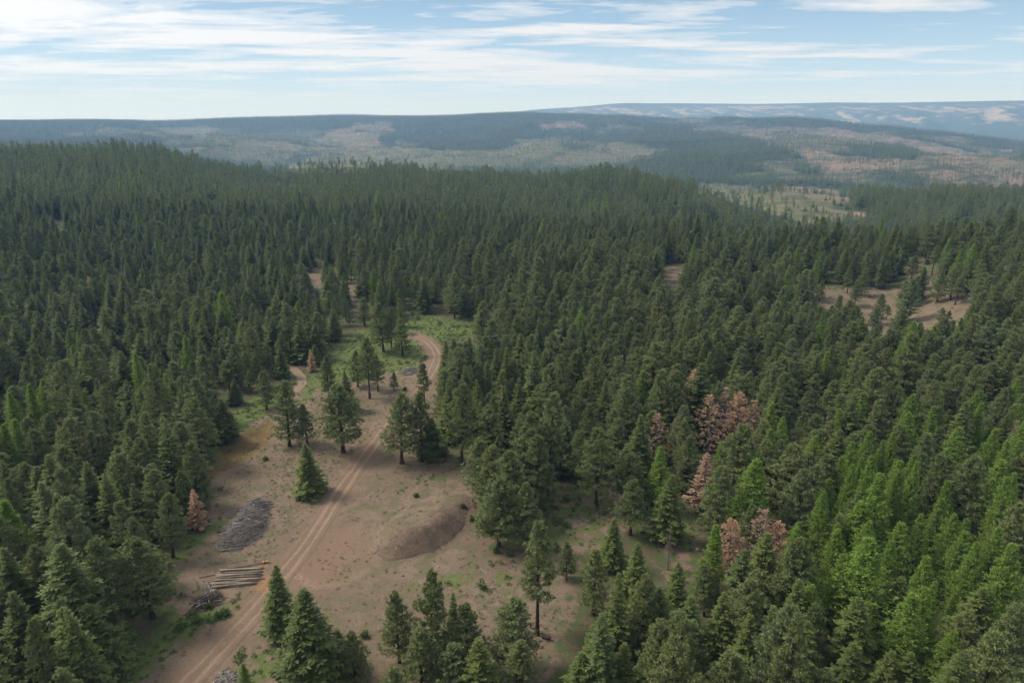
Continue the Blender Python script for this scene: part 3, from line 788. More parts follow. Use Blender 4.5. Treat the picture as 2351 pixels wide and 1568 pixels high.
def larch_parts(H, R, seed, z0=0.10, whorl=0.36, per=7, cl=16, drop=0.0, kl=0.31, kw=0.125):
    r = np.random.default_rng(seed)
    P, D, L, Wd, Nn = [], [], [], [], []
    lim = []; lean = r.normal(0, 0.012, 2)
    z = z0 * H
    while z < H * 0.985:
        t = (z - z0 * H) / (H * (1 - z0))
        a0 = r.uniform(0, 6.283)
        n = max(3, int(round(per * (1 - 0.3 * t))))
        for k in range(n):
            az = a0 + k * 6.283 / n + r.normal(0, 0.3)
            ln = R * 1.1 * (1 - t) ** 0.95 * (0.55 + 0.45 * min(1, t * 5 + 0.3)) * r.uniform(0.6, 1.2) + 0.15
            up = -0.05 + 0.75 * t + r.normal(0, 0.1)
            out = np.array([math.cos(az), math.sin(az), 0.0]); side = np.array([-out[1], out[0], 0])
            base = np.array([lean[0] * z, lean[1] * z, z])
            m = max(3, int(cl * (0.4 + 0.6 * ln / R)))
            ss = r.uniform(0.2, 1.0, m) ** 0.8
            c = base + ss[:, None] * ln * out + np.array([0, 0, 1.0]) * (ln * (up * ss + 0.2 * ss ** 2) - 0.10 * r.random(m))[:, None] + side * (r.normal(0, 0.15, m) * ln * ss)[:, None]
            c = c[r.random(m) >= drop]; m = len(c)
            if len(lim) < 350: lim.append((base, base + ln * 0.9 * out + np.array([0, 0, ln * (0.9 * up + 0.15)]), 0.015 + 0.010 * ln))
            if m == 0: continue
            q = np.repeat(c, 3, 0)
            P.append(q + r.normal(0, 0.05, q.shape)); D.append(unit(r.normal(0, 1, q.shape)) + 0.5 * out + np.array([0, 0, 0.55])); L.append(kl * r.uniform(0.7, 1.35, len(q))); Wd.append(kw * r.uniform(0.7, 1.3, len(q))); Nn.append(r.normal(0, 1, q.shape))
        z += whorl * (1 - 0.4 * t) * r.uniform(0.8, 1.2)
    kk = 6
    P.append(np.tile([lean[0] * H, lean[1] * H, H * 0.97], (kk, 1))); D.append(np.tile([0, 0, 1.0], (kk, 1)) + r.normal(0, 0.3, (kk, 3))); L.append(np.full(kk, 0.6)); Wd.append(np.full(kk, 0.12)); Nn.append(r.normal(0, 1, (kk, 3)))
    cr = kites(np.concatenate(P), np.concatenate(D), np.concatenate(L), np.concatenate(Wd), np.concatenate(Nn))
    return cr, lim, lean

def trunk_geo(H, rad, lean, lim, n=7, seg=7):
    zz = np.linspace(-0.35, H * 0.97, seg)
    pts = np.stack([lean[0] * zz, lean[1] * zz, zz], 1)
    rr = rad * (1 - 0.93 * np.clip(zz / H, 0, 1)) ** 0.9
    rr[0] *= 1.5
    V, Q = tube(pts, rr, n)
    T = np.zeros((0, 3), int)
    if lim:
        A_ = np.array([l[0] for l in lim]); B_ = np.array([l[1] for l in lim]); r0 = np.array([l[2] for l in lim])
        v2, q2, t2 = sticks(A_, B_, r0, r0 * 0.3, 3)
        Q = np.concatenate([Q, q2 + len(V)]); T = t2 + len(V); V = np.concatenate([V, v2])
    return V, Q, T

REF_H = 16.0
KINDS = {}
def add_kind(kind, variants, mat, bark, rad):
    lst = []
    for i, (cr, lim, lean) in enumerate(variants):
        V, Q, tip = cr
        crown = np_mesh(kind + '_crown', V, Q, None, [mat], None, False, {'tip': tip})
        tv, tq, tt = trunk_geo(REF_H, rad, lean, lim)
        trunk = np_mesh(kind + '_trunk', tv, tq, tt, [bark], None, True)
        lst.append((trunk, crown))
    KINDS[kind] = lst
add_kind('fir', [fir_parts(REF_H, R, s, droop=dr, z0=z0, per=pr) for R, s, dr, z0, pr in ((3.5, 1, .30, .05, 6), (3.1, 2, .26, .08, 6), (3.9, 3, .34, .04, 7), (2.7, 4, .22, .10, 6), (3.3, 5, .30, .14, 6), (3.0, 6, .16, .06, 5), (3.7, 7, .38, .10, 6))], M_FIR, M_BARK, 0.24)
add_kind('pine', [pine_parts(REF_H, R, s, z0=z0, nb=nb) for R, s, z0, nb in ((3.3, 11, .26, 100), (2.9, 12, .34, 88), (3.7, 13, .20, 118), (3.2, 14, .16, 112), (2.6, 15, .40, 74), (3.4, 16, .24, 96), (3.0, 17, .14, 90), (3.9, 18, .22, 84))], M_PINE, M_PBARK, 0.27)
add_kind('larch', [larch_parts(REF_H, R, s, z0=z0) for R, s, z0 in ((2.9, 21, .12), (2.5, 22, .16), (3.2, 23, .08), (2.8, 24, .10), (2.4, 25, .14), (3.5, 26, .10))], M_LARCH, M_BARK, 0.20)
add_kind('dead', [pine_parts(REF_H, 3.0, 31, z0=.14, nb=110, tufts=10, needles=8, nl=.40, nw=.11, drop=.48), pine_parts(REF_H, 3.3, 32, z0=.12, nb=100, tufts=9, needles=7, nl=.40, nw=.10, drop=.60), fir_parts(REF_H, 2.6, 33, drop=0.45, z0=.08, wid=0.42)], M_DEAD, M_DEADWOOD, 0.2)
# small-leaved copies for trees that show only a few pixels
def lod_mesh(kind, cr, lean, mat, bark, rad):
    V, Q, tip = cr
    tv, tq = tube(np.stack([lean[0] * np.array([-.3, 8, 15]), lean[1] * np.array([-.3, 8, 15]), np.array([-.3, 8, 15.])], 1), [rad * 1.2, rad * .6, rad * .1], 4)
    VV = np.concatenate([V, tv]); QQ = np.concatenate([Q, tq + len(V)])
    return np_mesh(kind + '_small', VV, QQ, None, [mat, bark], np.concatenate([np.zeros(len(Q)), np.ones(len(tq))]), False, {'tip': np.concatenate([tip, np.zeros(len(tv))])})
LOD = {'fir': [], 'pine': [], 'larch': []}
for R, s in ((3.2, 41), (2.8, 42), (3.6, 43)):
    cr, _, ln = fir_parts(REF_H, R, s, whorl=0.85, per=5, fr=3, wid=0.75, kl=1.35); LOD['fir'].append(lod_mesh('fir', cr, ln, M_FIR, M_BARK, 0.24))
for R, s in ((3.2, 51), (2.8, 52), (3.6, 53)):
    cr, _, ln = pine_parts(REF_H, R, s, z0=.22, nb=60, tufts=5, needles=6, nl=0.70, nw=0.30); LOD['pine'].append(lod_mesh('pine', cr, ln, M_PINE, M_PBARK, 0.27))
for R, s in ((2.7, 61), (2.4, 62), (3.0, 63)):
    cr, _, ln = larch_parts(REF_H, R, s, whorl=0.8, per=5, cl=4, kl=0.8, kw=0.36); LOD['larch'].append(lod_mesh('larch', cr, ln, M_LARCH, M_BARK, 0.2))
def tiny_tree(seed):
    r = np.random.default_rng(seed); P, D, L, Wd, Nn = [], [], [], [], []
    for k in range(26):
        t = k / 26; az = k * 2.4 + r.normal(0, .3); out = np.array([math.cos(az), math.sin(az), -0.35])
        P.append([0, 0, 1.2 + 14.0 * t + 0.8]); D.append(out); L.append(3.0 * (1 - t) ** .8 * r.uniform(.8, 1.2) + .4); Wd.append(2.2 * (1 - t) + .5); Nn.append([0, 0, 1.0])
    for k in range(3):
        P.append([0, 0, 14.0]); D.append([r.normal(0, .1), r.normal(0, .1), 1]); L.append(2.2); Wd.append(.7); Nn.append(r.normal(0, 1, 3))
    return kites(np.array(P), np.array(D), np.array(L), np.array(Wd), np.array(Nn))
TINY = [lod_mesh('fir', tiny_tree(s), (0, 0), M_FIR, M_BARK, 0.25) for s in (71, 72)]

# ------------------------------------------------------------------ tree placement
TREES = []      # dict(kind, x, y, z, h, w, lab)
SP = {'fir': 'dark green fir', 'pine': 'grey-green pine', 'larch': 'bright green larch', 'dead': 'dead brown conifer'}
def by_base(px, pb, pt, kind, label=None, w=1.0, var=None):
    """tree whose foot is seen at (px, pb) and whose tip is seen at row pt"""
    p = G([(px, pb)])[0]; z = float(height(p[:1], p[1:])[0])
    d = math.hypot(*p)
    _, t = ray_dir(px, pt)
    h = CAM_Z + d * float(t) - z
    TREES.append(dict(kind=kind, x=p[0], y=p[1], z=z, h=h, w=w, lab=label, var=var, fixed=True))
def by_top(px, pt, h, kind, label=None, w=1.0, var=None):
    p = ground_pts([(px, pt)], height, h)[0]; z = float(height(p[:1], p[1:])[0])
    TREES.append(dict(kind=kind, x=p[0], y=p[1], z=z, h=h, w=w, lab=label, var=var, fixed=True))

by_base(717, 1136, 1013, 'fir', 'broad dark green fir standing alone beside the dirt track in the clearing', 1.12, 2)
by_base(665, 1024, 876, 'pine', 'rounded pine at the right end of the dry pond, left of the track', 1.3, 6)
by_base(706, 1020, 926, 'pine', 'short pine directly behind the lone fir in the clearing', 1.1, 3)
by_base(788, 1038, 874, 'pine', 'broad full pine on the left edge of the dirt track', 1.5, 2)
by_base(800, 945, 850, 'fir', 'dark fir right behind the broad pine at the track edge', 1.1, 0)
by_base(756, 912, 816, 'pine', 'slim pine on the grass behind the broad trackside pine', 1.1, 3)
by_base(849, 915, 778, 'pine', 'tall bare-stemmed pine between green glade and dirt track', 1.05, 1)
by_base(822, 888, 806, 'pine', 'left companion of the tall bare-stemmed pine at the glade', 1.1, 3)
by_base(868, 898, 815, 'pine', 'right companion of the tall bare-stemmed pine at the glade', 1.0, 5)
by_base(905, 895, 854, 'pine', 'single small pine sapling near the grey brush heap by the track', 1.0, 3)
by_base(925, 818, 731, 'pine', 'cone-shaped pine standing alone on the green grass inside the track bend', 1.25, 3)
by_base(881, 808, 698, 'pine', 'wide pine at the back of the green glade', 1.35, 2)
by_base(899, 800, 705, 'pine', 'second wide pine at the back of the green glade', 1.1, 0)
by_base(976, 936, 834, 'pine', 'thin pine on the right edge of the track above the trio', .9, 4)
by_base(922, 1064, 898, 'pine', 'left pine of the trio on the right edge of the track', 1.3, 2)
by_base(969, 1058, 901, 'pine', 'middle pine of the trio on the right edge of the track', 1.3, 6)
by_base(993, 1050, 955, 'fir', 'small right-hand fir of the trio beside the track', 1.4, 0)
by_base(1027, 870, 780, 'fir', 'dark fir at the outer side of the track bend', 1.1, 0)
by_base(1059, 882, 788, 'pine', 'pine next to the dark fir outside the track bend', 1.2, 3)
by_base(1022, 994, 850, 'pine', 'tall pine on the right of the track behind the trio', 1.05, 5)
by_base(1060, 1066, 882, 'pine', 'high straight-stemmed pine right of the trio at the clearing edge', 1.15, 7)
by_base(718, 853, 801, 'dead', 'small dead rusty conifer at the left end of the green glade', 1.1, 2)
by_base(691, 832, 726, 'fir', 'left dark fir behind the small rusty conifer at the glade', 1.15, 0)
by_base(728, 826, 743, 'fir', 'right dark fir behind the small rusty conifer at the glade', 1.2, 2)
by_base(352, 1418, 1212, 'pine', 'big spreading pine left of the tangled dark brush heap', 1.35, 2)
by_base(457, 1214, 1118, 'dead', 'dead brown conifer standing left of the large slash pile', 1.25, 2)
by_base(436, 1195, 1078, 'pine', 'pine right behind the dead conifer beside the slash pile', 1.1, 3)
by_base(372, 1240, 1078, 'pine', 'tall pine at the forest edge left of the large slash pile', 1.15, 0)
by_base(398, 1280, 1130, 'pine', 'pine at the forest edge just below the dead conifer', 1.1, 5)
by_base(292, 1220, 1098, 'larch', 'slim yellow-green larch among pines left of the slash pile', .9, 1)
by_base(613, 940, 851, 'pine', 'solitary pine on the grass above the dry pond', 1.2, 3)
by_base(1233, 1456, 1197, 'pine', 'tall bare-trunked pine beside the charred log at lower right', 1.0, 4)
by_base(1145, 1255, 1090, 'pine', 'broad pine in front of the gravel mound on its right', 1.4, 2)
by_base(1212, 1266, 1106, 'pine', 'slimmer pine right of the broad pine by the gravel mound', 1.0, 3)
by_base(1110, 1160, 1005, 'pine', 'pine at the upper right corner of the gravel mound', 1.3, 0)
by_base(1170, 1215, 1040, 'pine', 'pine behind the broad pine beside the gravel mound', 1.2, 2)
by_base(1256, 1136, 908, 'pine', 'very tall pine with a long bare trunk above the brushy opening', 1.0, 1)
by_base(1368, 1166, 985, 'pine', 'tall pine at the back edge of the brushy opening', 1.25, 0)
by_base(1447, 1228, 1100, 'pine', 'round-crowned pine standing in the brushy opening', 1.3, 0)
by_base(1524, 1242, 1088, 'fir', 'dark fir on the right side of the brushy opening', 1.2, 4)
by_base(1405, 1305, 1186, 'fir', 'fir with drooping boughs at the lower edge of the brushy opening', 1.15, 1)
by_base(1300, 1330, 1245, 'pine', 'young pine left of the drooping fir at the opening', 1.0, 3)
by_base(1613, 1165, 1038, 'dead', 'dead rust-brown conifer with full needles right of the opening', 1.60, 2)
by_base(646, 1466, 1287, 'fir', 'tall narrow dark fir at the near edge of the clearing', 1.15, 3)
by_top(690, 1362, 16.5, 'fir', 'large bushy fir in the foreground beside the track', 1.35, 2)
by_base(778, 1532, 1440, 'fir', 'small dark fir right of the large foreground fir', 1.35, 0)
by_base(816, 1575, 1447, 'pine', 'small pine at the bottom edge right of the foreground fir', 1.2, 3)
by_base(566, 1592, 1519, 'larch', 'bright green sapling at the bottom edge beside the track', 1.0, 2)
by_base(918, 1520, 1353, 'pine', 'leftmost pine of the foreground group below the gravel mound', 1.05, 3)
by_base(990, 1545, 1310, 'pine', 'tallest pine of the foreground group below the gravel mound', .95, 3)
by_base(1040, 1515, 1358, 'fir', 'thin dark fir in the foreground pine group', .75, 3)
by_base(1075, 1556, 1387, 'pine', 'pine right of the thin fir in the foreground group', 1.15, 0)
by_base(1170, 1545, 1377, 'pine', 'bushy pine left of the tall bare-trunked pine', 1.25, 2)
by_top(960, 1440, 11, 'pine', 'low pine in front of the foreground pine group', 1.3, 3)
by_top(1105, 1472, 11, 'fir', 'light green fir at the bottom edge of the foreground group', 1.35, 0)
by_top(1035, 1480, 9, 'pine', 'short pine at the bottom edge left of the light green fir', 1.3, 2)
by_top(1190, 1470, 10, 'pine', 'pine at the bottom edge below the bare-trunked pine', 1.3, 3)
by_top(1010, 1560, 7, 'fir', 'fir tip just rising over the bottom edge', 1.2, 1)
by_top(890, 1560, 6, 'fir', 'low fir tip at the bottom edge left of the pine group', 1.2, 1)
# scattered pines of the far right opening
for px, pb, pt, lab in [(2012, 745, 672, 'tall dark pine at the near left of the far right opening'), (2035, 735, 700, 'short pine beside the tall dark pine in the far right opening'), (2068, 702, 642, 'pine at the back left of the far right opening'),
                        (2096, 704, 634, 'full pine at the back middle of the far right opening'), (2150, 695, 622, 'pine left of the leaning one in the far right opening'), (2192, 700, 632, 'leaning pine at the back right of the far right opening'),
                        (2158, 745, 706, 'left one of two small pines low in the far right opening'), (2174, 743, 712, 'right one of two small pines low in the far right opening'), (2086, 734, 711, 'lone sapling out on the bare soil of the far right opening'),
                        (1962, 702, 645, 'pine at the left end of the far right opening'), (1880, 692, 642, 'pine in the narrow western arm of the far right opening'), (2216, 752, 712, 'small pine at the right end of the far right opening')]:
    by_base(px, pb, pt, 'pine', lab, 1.15)
# dead trees in the right-hand forest
by_top(1598, 845, 17, 'dead', 'tallest dead brown conifer of the clump in the right forest', 1.45, 0)
by_top(1640, 905, 15, 'dead', 'dead brown conifer second from the tallest in the clump', 1.65, 1)
by_top(1668, 890, 15, 'dead', 'thin dead brown conifer at the middle of the clump', 1.45, 1)
by_top(1700, 900, 15, 'dead', 'dead brown conifer right of the middle of the clump', 1.55, 0)
by_top(1738, 922, 14, 'dead', 'rightmost dead brown conifer of the clump', 1.45, 1)
by_top(1512, 950, 13, 'dead', 'left outlier of the dead clump, half browned conifer', 1.45, 1)
by_top(1552, 962, 12, 'dead', 'small dead conifer between the outlier and the clump', .9, 1)
by_top(1690, 1195, 13, 'dead', 'left tree of the dead pair below the clump', 1.65, 0)
by_top(1752, 1168, 15, 'dead', 'right tree of the dead pair below the clump', 1.5, 1)
by_top(1790, 1200, 13, 'dead', 'low dead brown conifer behind the dead pair', 1.55, 0)
by_top(1995, 812, 9, 'dead', 'small tan conifer top on the right below the far opening', 1.1, 2)
by_top(1491, 698, 6, 'dead', 'tiny red conifer in the middle of the right forest', .8, 2)
by_top(1477, 705, 7, 'dead', 'pale brown conifer left of the tiny red one', .8, 1)
by_top(2340, 965, 10, 'dead', 'brownish conifer at the right edge of the photo', 1.0, 1)
by_top(205, 635, 14, 'dead', 'faded brown conifer far back in the left forest', 1.0, 0)
by_top(385, 970, 8, 'dead', 'thin browned conifer top in the left forest', .7, 1)
by_top(1280, 760, 7, 'dead', 'tiny tan conifer top right of the track bend', .7, 1)
# larch stand of the lower right, tips as seen
for px, pt, h in [(1985, 1190, 15), (1835, 1205, 15), (2140, 1352, 15), (1970, 1290, 14), (1925, 1200, 13), (2030, 1130, 15), (2060, 1075, 15), (2180, 1100, 15), (2240, 1240, 15), (2230, 1050, 15), (2310, 1010, 15), (1990, 985, 15), (1960, 1010, 14), (2095, 1040, 14), (1870, 1320, 12),
                  (2310, 1400, 14), (2180, 1440, 13), (2270, 1330, 14), (1760, 1250, 12), (2120, 1180, 14), (1690, 1130, 13), (1930, 940, 14), (2250, 920, 14), (2150, 930, 14), (2330, 1130, 15), (2200, 1180, 14), (2330, 870, 14), (1995, 1385, 12), (1620, 1280, 9),
                  (60, 880, 15), (85, 870, 15), (20, 900, 14), (190, 900, 13), (1890, 1120, 13), (2060, 1240, 14), (2290, 1210, 14)]:
    by_top(px, pt, h, 'larch')
for px, pt, h in [(2240, 1340, 13), (2330, 1270, 14), (1840, 1330, 14), (1480, 1330, 12), (1520, 1345, 13), (1590, 1370, 12), (1660, 1360, 13), (1720, 1410, 13), (1780, 1390, 13), (1560, 1290, 13), (1760, 1215, 15), (1705, 1260, 13), (1850, 1420, 12), (1960, 1470, 12), (1370, 1440, 11), (1430, 1480, 11), (2100, 1500, 10), (1330, 1500, 10), (2080, 1320, 14), (1920, 1180, 14)]:
    by_top(px, pt, h, 'fir', w=1.2)

# the forest itself: scattered, kept off the open ground
KEEP_PX = [[(300, 1600), (400, 1425), (420, 1290), (485, 1215), (478, 1090), (510, 1030), (600, 955), (625, 940), (690, 890), (690, 850), (720, 855), (760, 800), (860, 815), (950, 762), (1000, 765), (1022, 800), (1010, 880), (1000, 1000), (1075, 1080), (1105, 1180), (1130, 1260), (1195, 1275), (1215, 1380), (1260, 1450), (1270, 1500), (1240, 1480), (1190, 1400), (1100, 1400), (900, 1400), (850, 1600)],
           [(540, 950), (600, 900), (650, 880), (640, 905), (580, 950)], [(655, 838), (690, 840), (700, 880), (680, 900)], [(765, 800), (800, 770), (860, 745), (950, 725), (1075, 745), (1085, 770), (1010, 785), (950, 775), (860, 815)],
           [(1865, 670), (1960, 680), (2060, 702), (2220, 706), (2230, 720), (2110, 732), (2000, 748), (1985, 718), (1880, 695)], [(2088, 605), (2105, 600), (2108, 640), (2095, 650)],
           [(1515, 640), (1535, 605), (1570, 625), (1560, 660), (1525, 655)], [(1870, 670), (1960, 680), (1950, 700), (1880, 690)],
           [(816, 690), (832, 690), (830, 715), (816, 715)], [(705, 630), (738, 618), (745, 634), (708, 648)], 
           [(1262, 1112), (1420, 1140), (1430, 1215), (1345, 1275), (1300, 1330), (1262, 1300)], [(1540, 1235), (1600, 1230), (1605, 1285), (1550, 1300)],
           [(1590, 430), (1700, 425), (1760, 438), (1950, 440), (1945, 490), (1900, 500), (1800, 490), (1700, 468)],
           [(110, 508), (150, 504), (150, 512), (112, 516)], [(1405, 524), (1440, 522), (1440, 532)], [(600, 376), (850, 374), (850, 382), (600, 384)],
                      [(1255, 1300), (1290, 1340), (1295, 1420), (1275, 1480), (1255, 1470)]]
def forest_points():
    out = []
    # jittered grids, spacing grows with distance
    for d0, d1, sp_ in ((42, 330, 5.35), (330, 620, 5.9), (620, 1400, 7.0)):
        g = np.arange(-d1, d1, sp_)
        X, Y = np.meshgrid(g, np.arange(0, d1, sp_))
        X = X.ravel() + rng.uniform(-.46, .46, X.size) * sp_; Y = Y.ravel() + rng.uniform(-.46, .46, Y.size) * sp_
        d = np.hypot(X, Y); az = np.abs(np.arctan2(X, Y))
        m = (d >= d0) & (d < d1) & (az < np.radians(np.where(d < 160, 52, 43)))
        out.append(np.stack([X[m], Y[m]], 1))
    return np.concatenate(out)
FP = forest_points()
fx, fy = FP[:, 0], FP[:, 1]
fz = height(fx, fy); fd = np.hypot(fx, fy)
fh = 13.2 + 2.6 * vn(fx, fy, 60, 201, 2) + rng.normal(0, 2.9, len(fx)) + 0.3 * smooth(300, 700, fd)
fh = np.clip(fh, 6, 21)
small = rng.random(len(fx)) < 0.15; fh[small] *= rng.uniform(0.4, 0.7, small.sum())
pbx, pby, dep = project(fx, fy, fz); ptx, pty, _ = project(fx, fy, fz + fh)
ok = np.ones(len(fx), bool)
nearclr = sdf(fx, fy, [tuple(p) for p in CLEAR]) > -0.5
ok &= ~nearclr
for P in OPEN: ok &= ~((sdf(fx, fy, [tuple(p) for p in P]) > 0) & (rng.random(len(fx)) < 0.70))
for P in GREEN[:2]: ok &= ~((sdf(fx, fy, [tuple(p) for p in P]) > 0) & (rng.random(len(fx)) < 0.93))
luck = rng.random(len(fx))
cut_, gr_, _r = far_masks(fx, fy, fz)
op = np.maximum(cut_, gr_)
for P in KEEP_PX:
    P = [tuple(p) for p in P]
    for f in (0.0, 0.15, 0.3, 0.45, 0.6, 0.75, 0.88, 0.97):
        qx = pbx + (ptx - pbx) * f; qy = pby + (pty - pby) * f
        wv = 0.13 * fh * (1 - f) * FPX / dep
        for sgn in (-0.6, 0, 0.6):
            ok &= ~(inside(qx + sgn * wv, qy, P) & (op < 0.3) & ((pby > 900) | (luck > 0.10)))
FRONT = [([(275, 1225), (410, 1225), (410, 1420), (275, 1420)], 345, 1230), ([(1400, 1105), (1560, 1095), (1560, 1235), (1400, 1225)], 1480, 1110), ([(1370, 1190), (1435, 1190), (1435, 1290), (1370, 1290)], 1405, 1195), ([(340, 1085), (400, 1085), (400, 1235), (345, 1235)], 370, 1090), ([(1570, 850), (1615, 850), (1650, 895), (1745, 920), (1745, 965), (1600, 985)], 1660, 905), ([(1585, 1040), (1640, 1040), (1645, 1145), (1585, 1145)], 1613, 1038), ([(1650, 1195), (1700, 1180), (1800, 1180), (1800, 1260), (1700, 1250)], 1752, 1168), ([(430, 1115), (485, 1115), (485, 1215), (430, 1215)], 457, 1130), ([(1490, 950), (1560, 955), (1560, 1010), (1500, 1010)], 1512, 950)]
for P, ppx, ppy in FRONT:
    dl = float(np.hypot(*ground_pts([(ppx, ppy)], height, 14.0)[0]))
    for f in (0.5, 0.65, 0.8, 0.97):
        qx = pbx + (ptx - pbx) * f; qy = pby + (pty - pby) * f
        ok &= ~(inside(qx, qy, P) & (fd < dl + 1))
# thinner, patchy stands on the opened slopes; nothing where the canopy in front hides it
ok &= ~((rng.random(len(fx)) < op * 1.12))
young = (op > 0.3); fh[young] *= rng.uniform(.3, .75, young.sum())
thin = smooth(0.25, 0.6, vn(fx, fy, 45, 211, 2)) * 0.42
ok &= rng.random(len(fx)) > thin
# not on top of the trees placed by hand
FIX = np.array([(t['x'], t['y']) for t in TREES])
for i in range(0, len(fx), 4000):
    s = slice(i, i + 4000)
    dm = np.min(np.hypot(fx[s, None] - FIX[:, 0], fy[s, None] - FIX[:, 1]), 1)
    ok[s] &= dm > 2.3
# horizon test along each bearing
bearing = np.degrees(np.arctan2(GX[0], GY[0]))
slope = (GZ + 9.0 * smooth(40, 80, DD) - CAM_Z) / DD
hor = np.maximum.accumulate(slope, 0)
ai = np.clip(np.searchsorted(bearing, np.degrees(np.arctan2(fx, fy))), 0, na - 1)
ri = np.clip(np.searchsorted(dist, fd) - 2, 0, nr - 1)
ok &= ((fz + fh + 5 - CAM_Z) / fd) > hor[ri, ai]
fx, fy, fz, fh, fd, pbx, pby = (a[ok] for a in (fx, fy, fz, fh, fd, pbx, pby))
# species
ptx, pty, dep = project(fx, fy, fz + fh)
larch_w = np.exp(-(((ptx - 2150) / 420) ** 2 + ((pty - 1180) / 260) ** 2)) * 0.85 + 0.025 + 0.16 * np.exp(-(((ptx - 60) / 160) ** 2 + ((pty - 920) / 120) ** 2))
fir_w = np.where(ptx < 900, 0.52, 0.34) + 0.22 * vn(fx, fy, 60, 221, 2) + 0.15 * smooth(350, 650, fd)
pine_mid = np.exp(-(((ptx - 1500) / 900) ** 2 + ((pty - 640) / 140) ** 2))
fir_w = np.clip(fir_w - 0.22 * pine_mid, 0.1, 0.9)
rr = rng.random(len(fx))
kind = np.where(rr < larch_w, 2, np.where(rr < larch_w + (1 - larch_w) * fir_w, 1, 0))
names = ['pine', 'fir', 'larch']
for i in range(len(fx)):
    TREES.append(dict(kind=names[kind[i]], x=float(fx[i]), y=float(fy[i]), z=float(fz[i]), h=float(fh[i]), w=float(np.clip(rng.normal(1.12, 0.18), .75, 1.6)), lab=None, var=None, fixed=False))

# how much of each tree shows: coarse depth-sorted silhouettes at 1/2 of the render's scale
SCL = 512 / 2351.0
TX = np.array([t['x'] for t in TREES]); TY = np.array([t['y'] for t in TREES]); TZ = np.array([t['z'] for t in TREES]); TH = np.array([t['h'] for t in TREES]); TW = np.array([t['w'] for t in TREES])
bx_, by_, bd_ = project(TX, TY, TZ); tx_, ty_, _ = project(TX, TY, TZ + TH)
order = np.argsort(np.hypot(TX, TY))
buf = np.full((342, 512), -1, np.int32)
seen = np.zeros(len(TREES), int)
for i in order:
    if bd_[i] < 5 or bd_[i] > 520: continue
    x0, y0, x1, y1 = bx_[i] * SCL, by_[i] * SCL, tx_[i] * SCL, ty_[i] * SCL
    wv = 0.15 * TH[i] * TW[i] * FPX / bd_[i] * SCL
    ra, rb = int(max(0, math.floor(y1))), int(min(341, math.ceil(y0)))
    for r_ in range(ra, rb + 1):
        f = min(max((y0 - r_) / max(y0 - y1, 1e-3), 0), 1)
        c = x0 + (x1 - x0) * f; hw = wv * (1 - f) * (1.0 if f > 0.15 else 0.2) + 0.25
        a, b = int(max(0, round(c - hw))), int(min(511, round(c + hw)))
        if b < a: continue
        row = buf[r_, a:b + 1]; m = row < 0
        seen[i] += int(m.sum()); row[m] = i

# ------------------------------------------------------------------ individual trees
LAND = [('beside the big log deck', 480, 1340), ('left of the large slash pile', 250, 1180), ('at the lower left corner of the photo', 60, 1480), ('above the dry pond at the forest edge left', 430, 960), ('along the left edge of the photo', 30, 1000),
        ('left of the green glade', 560, 800), ('behind the green glade', 830, 690), ('behind the bend of the dirt track', 1010, 700), ('right of the track bend', 1140, 830), ('between the trio and the dead clump', 1270, 950),
        ('right of the gravel mound', 1200, 1130), ('around the brushy opening', 1420, 1180), ('just left of the dead brown clump', 1450, 920), ('behind the dead brown clump', 1640, 780), ('right of the dead brown clump', 1860, 960),
        ('between the dead clump and the dead pair', 1700, 1080), ('below the dead pair', 1760, 1330), ('below the brushy opening', 1480, 1400), ('at the bottom edge right of the charred log', 1380, 1520), ('at the bottom edge below the grey snag', 1800, 1520), ('at the lower right corner of the photo', 2230, 1460),
        ('at the right edge of the photo halfway down', 2270, 1020), ('in the bright stand on the right', 2050, 1180), ('in front of the far right opening', 1950, 840), ('around the far right opening', 2120, 690), ('in the far middle of the right forest', 1600, 640), ('far back on the left', 250, 640), ('far back behind the thin opening', 900, 580), ('far back on the right', 2150, 570), ('in the middle left forest', 250, 800)]
LX = np.array([l[1] for l in LAND]); LY = np.array([l[2] for l in LAND])
def variant(kind, t, i):
    v = t['var']
    return v if v is not None else int(rng.integers(len(KINDS[kind])))
indiv = set()
for kd in ('pine', 'fir', 'larch', 'dead'):
    c = [i for i, t in enumerate(TREES) if t['kind'] == kd and (seen[i] >= 5 or (t['lab'] and seen[i] >= 2))]
    c.sort(key=lambda i: -seen[i] - (1e6 if TREES[i]['lab'] else 0))
    indiv.update(c[:300])
def med_h(): return 13.0
PARTSRC = {}
PENDING = {}
for i in sorted(indiv, key=lambda i: -seen[i]):
    t = TREES[i]; kd = t['kind']
    s = t['h'] / REF_H; w = s ** 0.75 * t['w']
    trunk, crown = KINDS[kd][variant(kd, t, i)]
    nm_ = {'pine': 'pine_tree', 'fir': 'fir_tree', 'larch': 'larch_tree', 'dead': 'dead_tree'}[kd]
    e = bpy.data.objects.new(nm_, None); COL.objects.link(e)
    e.location = (t['x'], t['y'], t['z'] - 0.1)
    e.rotation_euler = (rng.normal(0, 0.025), rng.normal(0, 0.025), rng.uniform(0, 6.283)); e.scale = (w, w, s)
    e.empty_display_size = 0.3
    PARTSRC.setdefault((kd, crown.name), (link('trunk', trunk, e), link('crown', crown, e)))
    if t['lab']:
        tag(e, t['lab'], 'tree')
    else:
        mx, my = (bx_[i] + tx_[i]) / 2, (by_[i] * 0.3 + ty_[i] * 0.7)
        k = int(np.argmin(np.hypot(LX - mx, (LY - my) * 1.2)))
        size = 'tall' if t['h'] > 15.2 else ('small' if t['h'] < 10.5 else 'medium-sized')
        wd = 'slender ' if t['w'] < 1.0 else ('broad ' if t['w'] > 1.24 else '')
        tag(e, None, 'tree')
        PENDING.setdefault((size, wd, kd, k), []).append((float(tx_[i]), e))
ORD = {2: ['left', 'right'], 3: ['left', 'middle', 'right']}
